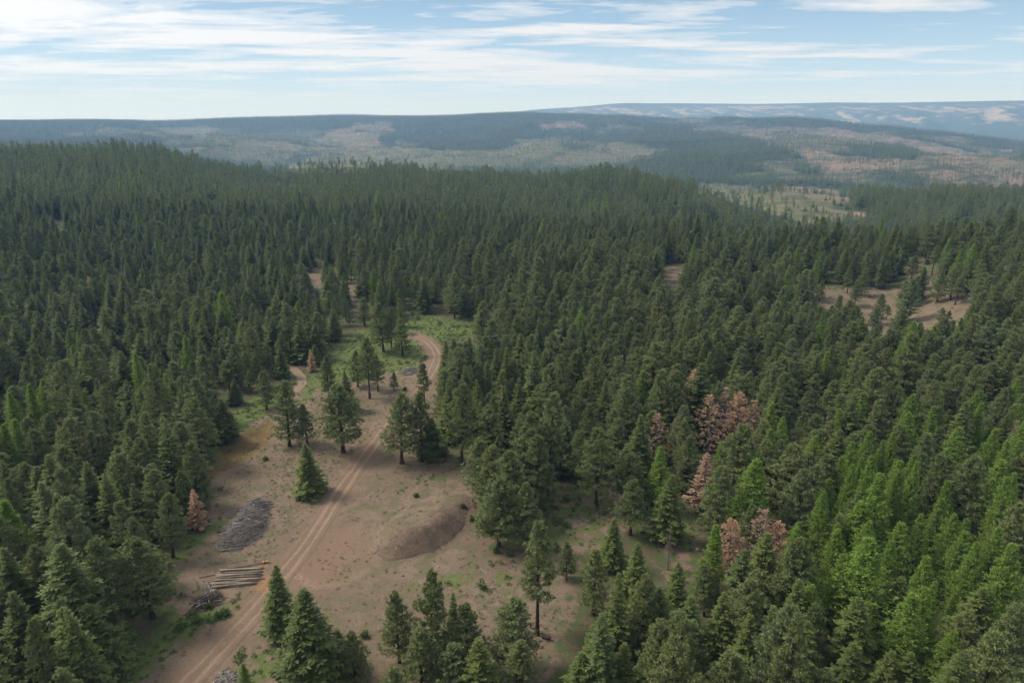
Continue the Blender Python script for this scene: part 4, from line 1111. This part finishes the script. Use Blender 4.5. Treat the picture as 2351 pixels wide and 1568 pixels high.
for n_m in range(4, 9): ORD[n_m] = ['leftmost'] + [w_ + '-from-left' for w_ in ('second', 'third', 'fourth', 'fifth', 'sixth', 'seventh')][:n_m - 2] + ['rightmost']
for (size, wd, kd, k), lst in PENDING.items():
    lst.sort(key=lambda q: q[0]); base = f"{size} {wd}{SP[kd]} {LAND[k][0]}"
    grp = base.replace(SP[kd], SP[kd] + ('es' if kd == 'larch' else 's'), 1)
    for q, (_x, e) in enumerate(lst):
        e['label'] = base if len(lst) == 1 or len(lst) not in ORD else f"{ORD[len(lst)][q]} {base}"
        if len(lst) > 1: e['group'] = grp
rest = [i for i in range(len(TREES)) if i not in indiv]
print('trees', len(TREES), 'individual', len(indiv), 'fx', {k: sum(1 for i in indiv if TREES[i]['kind'] == k) for k in KINDS})

# two grey snags
def snag(px, pt, h, label, w=1.0, seed=1):
    p = ground_pts([(px, pt)], height, h)[0]; z = float(height(p[:1], p[1:])[0])
    r = np.random.default_rng(seed); lim = []
    for k in range(70):
        zz = h * r.uniform(0.15, 0.97); az = r.uniform(0, 6.28); ln = w * (1 - zz / h) ** .6 * r.uniform(.6, 1.3) * 1.9 + .25
        a = np.array([0, 0, zz]); out = np.array([math.cos(az), math.sin(az), r.uniform(-.5, .1)])
        b = a + out * ln; lim.append((a, b, 0.035))
        for q in range(3):
            c = a + out * ln * r.uniform(.4, 1); lim.append((c, c + np.array([r.normal(0, .4), r.normal(0, .4), r.normal(-.2, .2)]) * ln * .6, 0.018))
    e = bpy.data.objects.new('snag', None); COL.objects.link(e); e.location = (p[0], p[1], z)
    tv, tq, tt = trunk_geo(h, 0.16, (0.0, 0.0), None)
    link('trunk', np_mesh('snag_trunk', tv, tq, tt if len(tt) else None, [M_GREY], None, True), e)
    A_ = np.array([l[0] for l in lim]); B_ = np.array([l[1] for l in lim]); r0 = np.array([l[2] for l in lim])
    v2, q2, t2 = sticks(A_, B_, r0, r0 * .3, 3)
    tag(link('bare_branches', np_mesh('snag_branches', v2, q2, t2, [M_DEADWOOD]), e), kind='stuff')
    tag(e, label, 'dead tree')
snag(2045, 1345, 12, 'bare dark grey snag with drooping dead branches in the lower right forest', 1.1, 5)
snag(1473, 1388, 9, 'slim pale grey snag below the brushy opening', .7, 6)
snag(1888, 1455, 9, 'thin bare snag between firs near the bottom edge', .6, 7)
snag(1540, 1205, 9, 'thin grey snag near the dark fir at the opening', .5, 8)

# ------------------------------------------------------------------ the mass of the forest (points carry instances of the tree meshes)
def scatter(name, pts, rotz, scl, idxs, sources, label, tilt=None):
    me = bpy.data.meshes.new(name)
    pts = np.asarray(pts, np.float32)
    me.vertices.add(len(pts)); me.vertices.foreach_set('co', pts.ravel())
    a = me.attributes.new('inst_rot', 'FLOAT_VECTOR', 'POINT')
    rv = np.zeros((len(pts), 3), np.float32); rv[:, 2] = rotz
    if tilt is not None: rv[:, :2] = tilt
    a.data.foreach_set('vector', rv.ravel())
    a = me.attributes.new('inst_scale', 'FLOAT_VECTOR', 'POINT'); a.data.foreach_set('vector', np.asarray(scl, np.float32).ravel())
    a = me.attributes.new('inst_idx', 'INT', 'POINT'); a.data.foreach_set('value', np.asarray(idxs, np.int32))
    o = link(name, me)
    ng = bpy.data.node_groups.new(name, 'GeometryNodeTree')
    ng.interface.new_socket('Geometry', in_out='INPUT', socket_type='NodeSocketGeometry')
    ng.interface.new_socket('Geometry', in_out='OUTPUT', socket_type='NodeSocketGeometry')
    gi = ng.nodes.new('NodeGroupInput'); go = ng.nodes.new('NodeGroupOutput')
    ip = ng.nodes.new('GeometryNodeInstanceOnPoints')
    g2 = ng.nodes.new('GeometryNodeGeometryToInstance')
    for s in reversed(sources):          # a source is one object or the parts of one thing
        j = ng.nodes.new('GeometryNodeJoinGeometry')
        for part in (s if isinstance(s, tuple) else (s,)):
            n = ng.nodes.new('GeometryNodeObjectInfo'); n.transform_space = 'ORIGINAL'; n.inputs['Object'].default_value = part
            ng.links.new(n.outputs['Geometry'], j.inputs[0])
        ng.links.new(j.outputs[0], g2.inputs[0])
    def na_(nm2, dt):
        n = ng.nodes.new('GeometryNodeInputNamedAttribute'); n.data_type = dt; n.inputs['Name'].default_value = nm2
        return n.outputs['Attribute']
    e2r = ng.nodes.new('FunctionNodeEulerToRotation')
    ng.links.new(na_('inst_rot', 'FLOAT_VECTOR'), e2r.inputs[0])
    ng.links.new(gi.outputs[0], ip.inputs['Points']); ng.links.new(g2.outputs[0], ip.inputs['Instance'])
    ip.inputs['Pick Instance'].default_value = True
    ng.links.new(na_('inst_idx', 'INT'), ip.inputs['Instance Index'])
    ng.links.new(e2r.outputs[0], ip.inputs['Rotation']); ng.links.new(na_('inst_scale', 'FLOAT_VECTOR'), ip.inputs['Scale'])
    ng.links.new(ip.outputs[0], go.inputs[0])
    md = o.modifiers.new('scatter', 'NODES'); md.node_group = ng
    tag(o, label, kind='stuff')
    return o

# a few small far trees stand as objects of their own; their meshes also feed the forest mass
LODOBJ = {}
def single_far(kd, meshes, cand, label):
    objs = []
    for m_, i in zip(meshes, cand):
        t = TREES[i]; s = t['h'] / REF_H
        o = link({'pine': 'pine_tree', 'fir': 'fir_tree', 'larch': 'larch_tree'}[kd], m_, None, (t['x'], t['y'], t['z'] - .1), float(rng.uniform(0, 6)), (s ** .75, s ** .75, s))
        tag(o, label, 'tree', label.replace('small ', 'small far ', 1)); objs.append(o)
    return objs
used_far = set()
for kd in ('pine', 'fir', 'larch'):
    c = [i for i in rest if TREES[i]['kind'] == kd and 240 < math.hypot(TREES[i]['x'], TREES[i]['y']) < 480 and seen[i] >= 2 and 60 < tx_[i] < 2300]
    c.sort(key=lambda i: -seen[i]); c = c[:3]
    if len(c) < 3: c = [i for i in rest if TREES[i]['kind'] == kd][:3]
    used_far.update(c)
    LODOBJ[kd] = single_far(kd, LOD[kd], c, f'{SP[kd]} among the closed canopy of the middle distance')
crownsrc = {}
for kd in ('pine', 'fir', 'larch'):
    ids = [i for i in rest if TREES[i]['kind'] == kd and i not in used_far]
    d = np.array([math.hypot(TREES[i]['x'], TREES[i]['y']) for i in ids])
    DET = [v for (k_, _n), v in PARTSRC.items() if k_ == kd]
    hh = np.array([TREES[i]['h'] for i in ids]) / REF_H; ww = hh ** .75 * np.array([TREES[i]['w'] for i in ids])
    pts = np.array([(TREES[i]['x'], TREES[i]['y'], TREES[i]['z'] - .1) for i in ids])
    scatter({'pine': 'pine_forest', 'fir': 'fir_forest', 'larch': 'larch_forest'}[kd], pts, rng.uniform(0, 6.28, len(ids)), np.stack([ww, ww, hh], 1), np.where(d < 520, 3 + rng.integers(0, len(DET), len(ids)), rng.integers(0, 3, len(ids))), LODOBJ[kd] + DET,
            {'pine': 'closed pine canopy covering the middle distance and ridges', 'fir': 'dark fir canopy mixed through the middle distance and ridges', 'larch': 'bright larches sprinkled through the closed forest'}[kd])

# plateau woods across the valley
k = 420000
pd_ = np.sqrt(rng.uniform(1500 ** 2, 6000 ** 2, k)); pd_ = np.where(rng.random(k) < 0.45, np.exp(rng.uniform(math.log(1500), math.log(5600), k)), pd_)
pa = rng.uniform(-0.72, 0.72, k)
qx, qy = np.sin(pa) * pd_, np.cos(pa) * pd_
# quick height lookup on the ground sheet
def sheet_z(x, y):
    d = np.hypot(x, y); b = np.arctan2(x, y)
    r0 = np.clip(np.searchsorted(dist, d) - 1, 0, nr - 2); a0 = np.clip(np.searchsorted(azs, b) - 1, 0, na - 2)
    fr_ = (d - dist[r0]) / (dist[r0 + 1] - dist[r0]); fa = (b - azs[a0]) / (azs[a0 + 1] - azs[a0])
    return (GZ[r0, a0] * (1 - fr_) * (1 - fa) + GZ[r0 + 1, a0] * fr_ * (1 - fa) + GZ[r0, a0 + 1] * (1 - fr_) * fa + GZ[r0 + 1, a0 + 1] * fr_ * fa)
qz = sheet_z(qx, qy)
ai = np.clip(np.searchsorted(azs, pa), 0, na - 1); ri = np.clip(np.searchsorted(dist, pd_) - 2, 0, nr - 1)
vis = ((qz + 22 - CAM_Z) / pd_) > hor[ri, ai]
qx, qy, qz, pd_ = qx[vis], qy[vis], qz[vis], pd_[vis]
c_, g_, _r = far_masks(qx, qy, qz)
opn = np.maximum(c_, g_)
clmp = smooth(0.05, 0.4, vn(qx, qy, 160, 641, 3, .7))
kp = rng.random(len(qx)) > np.clip(opn * (0.985 - 0.55 * clmp), 0, 0.985)
qx, qy, qz, pd_, opn = qx[kp], qy[kp], qz[kp], pd_[kp], opn[kp]
if len(qx) > 130000:
    s = rng.choice(len(qx), 130000, replace=False); qx, qy, qz, pd_, opn = qx[s], qy[s], qz[s], pd_[s], opn[s]
print('plateau trees', len(qx))
tinyobj = []
for k2, m_ in enumerate(TINY):
    p = G([(762 + 16 * k2, 384)])[0]
    o = link('fir_tree', m_, None, (p[0], p[1], float(height(p[:1], p[1:])[0])), 0.4, 1.1)
    tag(o, ['left', 'right'][k2] + ' one of two lone firs on the skyline beside the pale field', 'tree'); tinyobj.append(o)
hs = rng.uniform(0.7, 1.25, len(qx)) * np.where(opn > .4, .6, 1.0)
scatter('plateau_forest', np.stack([qx, qy, qz - .3], 1), rng.uniform(0, 6.28, len(qx)), np.stack([hs * 1.15, hs * 1.15, hs], 1), rng.integers(0, 2, len(qx)), tinyobj, 'hazy blue woods covering the plateau across the valley')

# ------------------------------------------------------------------ logs and slash
def zat(x, y): return float(height(np.array([x], float), np.array([y], float))[0])
def log_mesh(name, L, r, mat, seed, n=8, bend=0.12, capmat=None):
    rr = np.random.default_rng(seed)
    k = 6; t = np.linspace(-.5, .5, k)
    pts = np.stack([t * L, bend * np.sin(t * 3 + seed) * r * 4, bend * np.cos(t * 2 + seed) * r * 2], 1)
    V, Q = tube(pts, r * (1.1 - 0.35 * (t + .5)) * rr.uniform(.92, 1.08, k), n)
    nv = len(V); V = np.concatenate([V, pts[:1], pts[-1:]])
    T = [(nv, (j + 1) % n, j) for j in range(n)] + [(nv + 1, (k - 1) * n + j, (k - 1) * n + (j + 1) % n) for j in range(n)]
    mi = np.concatenate([np.zeros(len(Q)), np.full(len(T), 1 if capmat else 0)])
    return np_mesh(name, V, Q, T, [mat] + ([capmat] if capmat else []), mi, True)
LOGM = [log_mesh('log', 1.0, 0.022, M_GREY, s, 6) for s in range(3)] + [log_mesh('log', 1.0, 0.024, M_LOGDARK, s, 6) for s in range(3, 5)]
def yaw_pitch(o, a, p): o.rotation_euler = (0, -p, a)
def slash_pile(name, poly_px, hgt, label, nlog, ntwig, mat, axis_px, seed, lmin=1.2, lmax=3.6, cat='brush pile'):
    r = np.random.default_rng(seed)
    P = G(poly_px); c = P.mean(0)
    a2 = G(axis_px); ax = math.atan2(*(a2[1] - a2[0])[::-1])
    e = bpy.data.objects.new(name, None); COL.objects.link(e); e.location = (c[0], c[1], zat(*c)); tag(e, label, cat)
    lo, hi = P.min(0), P.max(0); poly = [tuple(p) for p in P]
    def sample(n):
        out = []
        while len(out) < n:
            q = r.uniform(lo, hi, (600, 2)); s = sdf(q[:, 0], q[:, 1], poly)
            q = q[s > 0.0]; out.extend(q.tolist())
        return np.array(out[:n])
    def top(q):
        s = sdf(q[:, 0], q[:, 1], poly)
        return hgt * smooth(0, 3.0, s) * (0.72 + 0.35 * vn(q[:, 0], q[:, 1], 3.2, seed, 2))
    # dense core of twigs
    q = sample(ntwig); tz = top(q); z = tz * r.uniform(0.05, 1.05, ntwig) ** 0.6
    z0 = height(q[:, 0], q[:, 1])
    an = np.where(r.random(ntwig) < .5, ax + r.normal(0, .5, ntwig), r.uniform(0, 6.28, ntwig)); pt = r.normal(0, .28, ntwig)
    L = r.uniform(.5, 2.4, ntwig)
    d = np.stack([np.cos(an) * np.cos(pt), np.sin(an) * np.cos(pt), np.sin(pt)], 1)
    m = np.stack([q[:, 0] - c[0], q[:, 1] - c[1], z + z0 - e.location.z + .06], 1)
    rad = r.uniform(.012, .035, ntwig)
    v, qd, tr = sticks(m - d * L[:, None] / 2, m + d * L[:, None] / 2, rad, rad * .5, 4)
    tag(link('twigs', np_mesh('twigs', v, qd, tr, [mat]), e), kind='stuff')
    q = sample(nlog); tz = top(q); z0 = height(q[:, 0], q[:, 1])
    for k in range(nlog):
        o = link('log', LOGM[int(r.integers(0, 3) if r.random() < .8 else r.integers(3, 5))], e, (q[k, 0] - c[0], q[k, 1] - c[1], tz[k] * r.uniform(.75, 1.08) + z0[k] - e.location.z + .08))
        l = r.uniform(lmin, lmax); th = r.uniform(2.0, 4.6)
        o.scale = (l, th, th); yaw_pitch(o, (ax if r.random() < .55 else r.uniform(0, 3.14)) + r.normal(0, .3), r.normal(0, .14))
    return e
slash_pile('slash_pile', [(494, 1262), (512, 1228), (545, 1185), (562, 1158), (590, 1150), (620, 1152), (614, 1205), (596, 1235), (560, 1258), (530, 1268)], 3.6, 'large grey slash pile of tangled branches and logs in the clearing', 130, 2600, M_TWIG, [(500, 1245), (590, 1232)], 301, 1.0, 3.4)
slash_pile('brush_heap', [(440, 1408), (452, 1372), (490, 1360), (512, 1370), (506, 1388), (475, 1398)], 1.1, 'tangled dark brush heap below the log deck', 22, 900, M_DARKTWIG, [(430, 1410), (500, 1375)], 302, 1.0, 2.6)
slash_pile('brush_heap', [(470, 1368), (480, 1335), (492, 1332), (498, 1345), (488, 1368)], .6, 'small heap of pale broken poles between log deck and dark brush', 26, 160, M_TWIG, [(472, 1372), (494, 1335)], 303, 1.0, 2.6)
slash_pile('brush_heap', [(918, 858), (935, 843), (962, 843), (960, 856), (935, 863)], 1.3, 'grey brush heap beside the upper dirt track', 30, 420, M_TWIG, [(920, 860), (960, 846)], 304, 1.6, 4.5)
slash_pile('brush_heap', [(492, 1568), (510, 1540), (548, 1545), (560, 1562), (540, 1590), (500, 1590)], .8, 'pale weathered brush heap cut by the bottom edge', 36, 420, M_TWIG, [(490, 1580), (560, 1550)], 305, .8, 2.4)
slash_pile('brush_heap', [(930, 768), (945, 762), (962, 768), (950, 774)], .8, 'low brush heap where the track enters the trees', 16, 120, M_DARKTWIG, [(930, 770), (962, 766)], 306, 1.6, 4)
slash_pile('brush_heap', [(805, 700), (822, 688), (835, 692), (832, 728), (812, 730)], .5, 'scattered fallen poles in the thin opening left of centre', 40, 60, M_TWIG, [(805, 712), (835, 708)], 307, 3, 7)

# log deck: each log is a thing of its own
DECKM = [log_mesh('log', 1.0, 1.0, M_LOG, 20 + s, 8, 0.0, M_CUT) for s in range(4)]
def lay_log(pa_, pb_, r, lift, label, dark=False, group=None):
    a, b = G([pa_, pb_])
    c = (a + b) / 2; L = math.hypot(*(b - a))
    o = link('log', log_mesh('log', L, r, M_LOGDARK if dark else M_LOG, int(rng.integers(1, 99)), 8, 0.25, M_CUT))
    za, zb = zat(*a), zat(*b)
    o.location = (c[0], c[1], (za + zb) / 2 + r + lift); yaw_pitch(o, math.atan2(*(b - a)[::-1]), math.atan2(zb - za, L))
    tag(o, label, 'log', group)
rows = [((503, 1313), (604, 1306)), ((500, 1318), (606, 1311)), ((497, 1323), (604, 1316)), ((499, 1327), (603, 1320)), ((494, 1331), (601, 1325)), ((490, 1336), (602, 1329)), ((486, 1340), (597, 1333)), ((482, 1345), (590, 1338)), ((488, 1349), (586, 1343))]
ordn = ['farthest', 'second farthest', 'third farthest', 'fourth farthest', 'middle', 'fourth nearest', 'third nearest', 'second nearest', 'nearest']
for k, (a, b) in enumerate(rows):
    j = rng.normal(0, 2.5)
    lay_log((a[0] + j, a[1]), (b[0] + j, b[1]), float(rng.uniform(.15, .21)), 0.02, f'{ordn[k]} pole-thin log of the deck, weathered and pale' if k % 2 else f'{ordn[k]} log of the flat log deck, peeled and greyish')
for k, (a, b) in enumerate([((505, 1316), (600, 1309)), ((496, 1329), (598, 1322)), ((490, 1339), (592, 1333))]):
    lay_log(a, b, .16, .34, ['far', 'middle', 'near'][k] + ' log lying on top of the log deck')
lay_log((503, 1311), (606, 1292), .15, .0, 'long thin log lying behind the log deck', True)
lay_log((508, 1306), (590, 1296), .12, .0, 'thinner of the two poles lying behind the log deck', True)
lay_log((458, 1327), (523, 1313), .12, .0, 'dark pole sticking out left of the log deck', True)
lay_log((430, 1402), (478, 1366), .10, .1, 'bleached pole leaning out of the dark brush heap')
lay_log((418, 1412), (440, 1398), .09, .05, 'short bleached pole at the lower tip of the dark brush heap')
lay_log((497, 1260), (560, 1254), .14, .1, 'upper pole of the pair in front of the slash pile')
lay_log((503, 1266), (556, 1260), .14, .05, 'lower pole of the pair in front of the slash pile')
lay_log((592, 1152), (626, 1149), .13, 1.2, 'bleached pole poking from the far end of the slash pile')
lay_log((1246, 1458), (1262, 1472), .30, .0, 'short charred log lying at the foot of the bare-trunked pine', True)
for o in bpy.data.objects:
    if o.get('label', '').startswith('short charred log'): o.data.materials[0] = M_CHAR
ROUND = [log_mesh('round', .32, .20, M_LOGDARK, 51, 12, 0.0, M_CUT), log_mesh('round', .28, .17, M_CUT, 52, 12, 0.0, M_CUT)]
for k, (px, py) in enumerate([(606, 1293), (611, 1292), (615, 1291.5)]):
    p = G([(px, py)])[0]
    o = link('wood_round', ROUND[k % 2], None, (p[0], p[1], zat(*p) + .22)); o.rotation_euler = (0, math.pi / 2 if k != 1 else .2, .6 * k)
    tag(o, ['left', 'middle', 'right'][k] + ' one of three freshly cut orange wood rounds', 'wood round')

# ------------------------------------------------------------------ shrubs and ground plants
def clump(seed, n, R, H, leaf, wid, mat, name):
    r = np.random.default_rng(seed)
    a = r.uniform(0, 6.28, n); u = np.sqrt(r.random(n)); z = r.random(n)
    lobes = 0.75 + 0.3 * np.sin(a * 3 + seed)
    P = np.stack([np.cos(a) * u * R * lobes * (1 - .4 * z), np.sin(a) * u * R * lobes * (1 - .4 * z), z * H * (1 - .5 * u ** 2)], 1)
    D = unit(r.normal(0, 1, (n, 3))) + np.array([0, 0, .5]) + np.stack([np.cos(a), np.sin(a), 0 * a], 1) * .4
    V, Q, tip = kites(P, D, leaf * r.uniform(.6, 1.3, n), wid * r.uniform(.7, 1.3, n), r.normal(0, 1, (n, 3)))
    return np_mesh(name, V, Q, None, [mat], None, False, {'tip': tip})
def shrub(px, py, size, label, mat, seed, hr=.8):
    p = G([(px, py)])[0]
    me = clump(seed, int(260), size, size * hr * 1.5, .30, .18, mat, 'shrub')
    o = link('shrub', None, None, (p[0], p[1], zat(*p)))
    st = np.random.default_rng(seed); kk = 7
    B = np.stack([st.normal(0, .5, kk) * size, st.normal(0, .5, kk) * size, np.full(kk, size * hr)], 1)
    v, q, t = sticks(np.zeros((kk, 3)), B, .03, .01, 4)
    link('stems', np_mesh('stems', v, q, t, [M_BARK]), o); link('leaves', me, o)
    tag(o, label, 'shrub'); return o
SH = [(825, 778, 2.2, 'big round green bush at the left side of the green glade', M_SHRUB), (960, 735, 1.6, 'green bush behind the cone-shaped pine at the glade', M_SHRUB), (1360, 1172, 1.3, 'pale-flowered shrub at the foot of the tall pine by the opening', M_FLOWER),
      (1385, 1178, 1.1, 'right-hand pale-flowered shrub at the back of the brushy opening', M_FLOWER), (1300, 1150, 1.2, 'bright green shrub in the left of the brushy opening', M_SHRUB), (1330, 1120, 1.5, 'green shrub at the far edge of the brushy opening', M_SHRUB),
      (838, 1462, 1.0, 'bright green shrub right of the small dark foreground fir', M_SHRUB), (930, 895, .8, 'low round bush next to the pine sapling by the track', M_SHRUB), (705, 1062, .9, 'small grey-green bush above the lone fir', M_SHRUB), (520, 1412, .9, 'yellow-green shrub right of the dark brush heap', M_SHRUB),
      (500, 1418, .9, 'yellow-green shrub below the dark brush heap', M_SHRUB), (480, 1395, .8, 'small green shrub at the lower edge of the dark brush heap', M_SHRUB), (455, 1430, 1.0, 'low green shrub left of the yellow-green pair', M_SHRUB), (415, 1445, 1.1, 'leafy shrub at the clearing edge below the dark brush', M_SHRUB),
      (610, 1056, .8, 'little bush on the bare soil right of the dry pond', M_SHRUB), (955, 1140, .7, 'dark little bush above the gravel mound', M_SHRUB), (1062, 1165, .8, 'bush at the top right of the gravel mound', M_SHRUB), (1085, 1195, .9, 'bush at the right foot of the gravel mound', M_SHRUB),
      (1140, 1268, 1.0, 'green bush under the broad pine by the gravel mound', M_SHRUB), (1170, 1275, .9, 'dark green bush right of the broad pine by the mound', M_SHRUB), (1110, 1352, .6, 'small green bush on bare soil above the foreground pines', M_SHRUB), (1020, 1475, .7, 'low bush left of the thin foreground fir', M_SHRUB),
      (650, 878, 1.0, 'green bush by the short side path', M_SHRUB), (740, 850, .9, 'bush right of the small rusty conifer', M_SHRUB), (1300, 1210, 1.1, 'shrub in the middle of the brushy opening', M_SHRUB), (1275, 1260, 1.2, 'shrub at the lower left of the brushy opening', M_SHRUB),
      (1560, 1225, 1.2, 'green shrub beside the dark fir right of the opening', M_SHRUB), (1490, 1140, 1.4, 'shrub between the round-crowned pine and the dark fir', M_SHRUB), (1010, 745, 1.5, 'bush on the far right end of the green glade', M_SHRUB), (1405, 1230, 1.0, 'shrub below the round-crowned pine', M_FLOWER)]
for k, (px, py, s, lab, mt) in enumerate(SH): shrub(px, py, s, lab, mt, 400 + k)
# sources for the low plant cover are real plants of their own
def plant(name, px, py, me, label, cat):
    p = G([(px, py)])[0]
    return tag(link(name, me, None, (p[0], p[1], zat(*p))), label, cat)
herb = [plant('leafy_plant', 545, 1395, clump(501, 46, .55, .5, .26, .15, M_SHRUB, 'herb'), 'leafy low plant right of the yellow-green shrubs', 'plant'),
        plant('leafy_plant', 395, 1500, clump(502, 34, .4, .32, .24, .10, M_GRASS, 'herb'), 'grassy low plant at the clearing edge at lower left', 'plant')]
tuft = [plant('grass_tuft', 880, 1395, clump(503, 16, .20, .22, .26, .05, M_DRY, 'tuft'), 'dry grass tuft on the bare soil above the foreground pines', 'grass'),
        plant('grass_tuft', 770, 1400, clump(504, 22, .26, .24, .24, .07, M_GRASS, 'tuft'), 'green grass tuft on bare soil right of the foreground fir', 'grass')]
def rock_mesh(seed, mat):
    import bmesh
    bm = bmesh.new(); bmesh.ops.create_icosphere(bm, subdivisions=1, radius=.5); r = random.Random(seed)
    for v in bm.verts: v.co *= r.uniform(.7, 1.15); v.co.z *= .7
    me = bpy.data.meshes.new('rock'); bm.to_mesh(me); bm.free(); me.materials.append(mat); return me
p_ = GRAVEL_AREA[len(GRAVEL_AREA) // 2]
stone = []
for k, m_ in enumerate((M_STONE, M_STONE, M_PALE)):
    p = G([(925 + 40 * k, 1322 - 10 * k)])[0]
    o = link('stone', rock_mesh(k, m_), None, (p[0], p[1], zat(*p) + .08), .5, .45)
    tag(o, ['left', 'middle', 'right'][k] + ' stone of three lying below the foot of the gravel mound', 'stone'); stone.append(o)
def spread(n, x0, x1, y0, y1, wfun):
    x = rng.uniform(x0, x1, n); y = rng.uniform(y0, y1, n)
    w = wfun(x, y); m = rng.random(n) < w
    x, y = x[m], y[m]; return np.stack([x, y, height(x, y)], 1)
def cone(x, y): return (np.abs(np.arctan2(x, y)) < .86) & (np.hypot(x, y) > 50)
def w_green(x, y):
    a = near_masks(x, y); nz = vn(x, y, 6, 601, 2)
    return np.clip(a['green'] * (0.55 + nz), 0, 1) * cone(x, y) * (np.hypot(x, y) < 340) + 0.05 * a['forest'] * cone(x, y)
P = spread(90000, -150, 190, 50, 330, w_green)
print('herbs', len(P))
s = rng.uniform(.5, 1.5, len(P)) * (0.8 + .5 * (vn(P[:, 0], P[:, 1], 9, 602) > .2))
scatter('ground_cover', P, rng.uniform(0, 6.28, len(P)), np.stack([s, s, s * .8], 1), rng.integers(0, 2, len(P)), herb, 'green leafy undergrowth along the clearing edges and between trees')
track_pl = [tuple(p) for p in TRACK]
def w_tuft(x, y):
    a = near_masks(x, y); td, _ = seg_dist(x, y, track_pl)
    return np.clip((1 - a['forest']) * (0.16 + 0.8 * np.clip(vn(x, y, 14, 611, 3), 0, 1)) * (1 - .8 * a['red']) * smooth(1.8, 3.2, td), 0, 1) * cone(x, y)
P = spread(90000, -90, 60, 55, 260, w_tuft)
print('tufts', len(P))
s = rng.uniform(.5, 1.4, len(P))
scatter('dry_grass', P, rng.uniform(0, 6.28, len(P)), np.stack([s, s, s], 1), (rng.random(len(P)) < .25).astype(int), tuft, 'sparse dry grass and weeds over the bare clearing')
q = GRAVEL_AREA[rng.choice(len(GRAVEL_AREA), 2400)] + rng.uniform(-.15, .15, (2400, 3)) * np.array([1, 1, .2])
s = rng.gamma(2.0, .03, len(q)) + .05
P2 = spread(3500, -80, 50, 60, 230, lambda x, y: (1 - near_masks(x, y)['forest']) * .3 * cone(x, y)); s2 = rng.gamma(1.6, .07, len(P2)) + .06
scatter('gravel', np.concatenate([q, P2]), rng.uniform(0, 6.28, len(q) + len(P2)), np.repeat(np.concatenate([s, s2])[:, None], 3, 1), np.concatenate([rng.choice(3, len(q), p=[.5, .48, .02]), rng.choice(3, len(P2), p=[.3, .3, .4])]), stone, 'loose stones strewn over the mound and the bare soil')

twig_src = []
for k, (px, py) in enumerate(((640, 1420), (870, 1440))):
    p = G([(px, py)])[0]
    o = link('stick', LOGM[k], None, (p[0], p[1], zat(*p) + .04), .7 + k, (1.4, 2.2, 2.2))
    tag(o, ['bleached stick lying near the track left of the foreground fir', 'bleached stick lying right of the small foreground pine'][k], 'stick'); twig_src.append(o)
P = spread(16000, -95, 60, 55, 250, lambda x, y: np.clip((0.03 + 0.5 * np.clip(vn(x, y, 18, 631, 2) - .15, 0, 1)) * (1 - .6 * near_masks(x, y)['forest']) * smooth(2.2, 4, seg_dist(x, y, track_pl)[0]), 0, 1) * cone(x, y))
P[:, 2] += .03
s = rng.uniform(.4, 1.9, len(P)); th = rng.uniform(.8, 2.4, len(P))
scatter('stick_litter', P, rng.uniform(0, 6.28, len(P)), np.stack([s, th, th], 1), rng.integers(0, 2, len(P)), twig_src, 'thin sticks and wood scraps littering the cleared ground')

# ------------------------------------------------------------------ haze
HZ0, HZ1 = GROUND_MIN - 1.0, max(GROUND_MAX, CAM_Z) + 40.0
hr_ = 11900.0
hv = [(x, y, z) for z in (HZ0, HZ1) for y in (-hr_, hr_) for x in (-hr_, hr_)]
hq = [(0, 2, 3, 1), (4, 5, 7, 6), (0, 1, 5, 4), (2, 6, 7, 3), (0, 4, 6, 2), (1, 3, 7, 5)]
hm, ht, hout = new_mat('haze_air')
pv = N(ht, 'ShaderNodeVolumePrincipled')
pv.inputs['Density'].default_value = 1.18e-4
pv.inputs['Color'].default_value = (0.29, 0.53, 1.0, 1)
pv.inputs['Absorption Color'].default_value = (1, 1, 1, 1)
pv.inputs['Anisotropy'].default_value = 0.1
ht.links.new(pv.outputs[0], hout.inputs['Volume'])
hz_o = link('haze', np_mesh('haze', hv, hq, None, [hm]))
tag(hz_o, 'thin blue summer haze lying over the hills', kind='stuff')
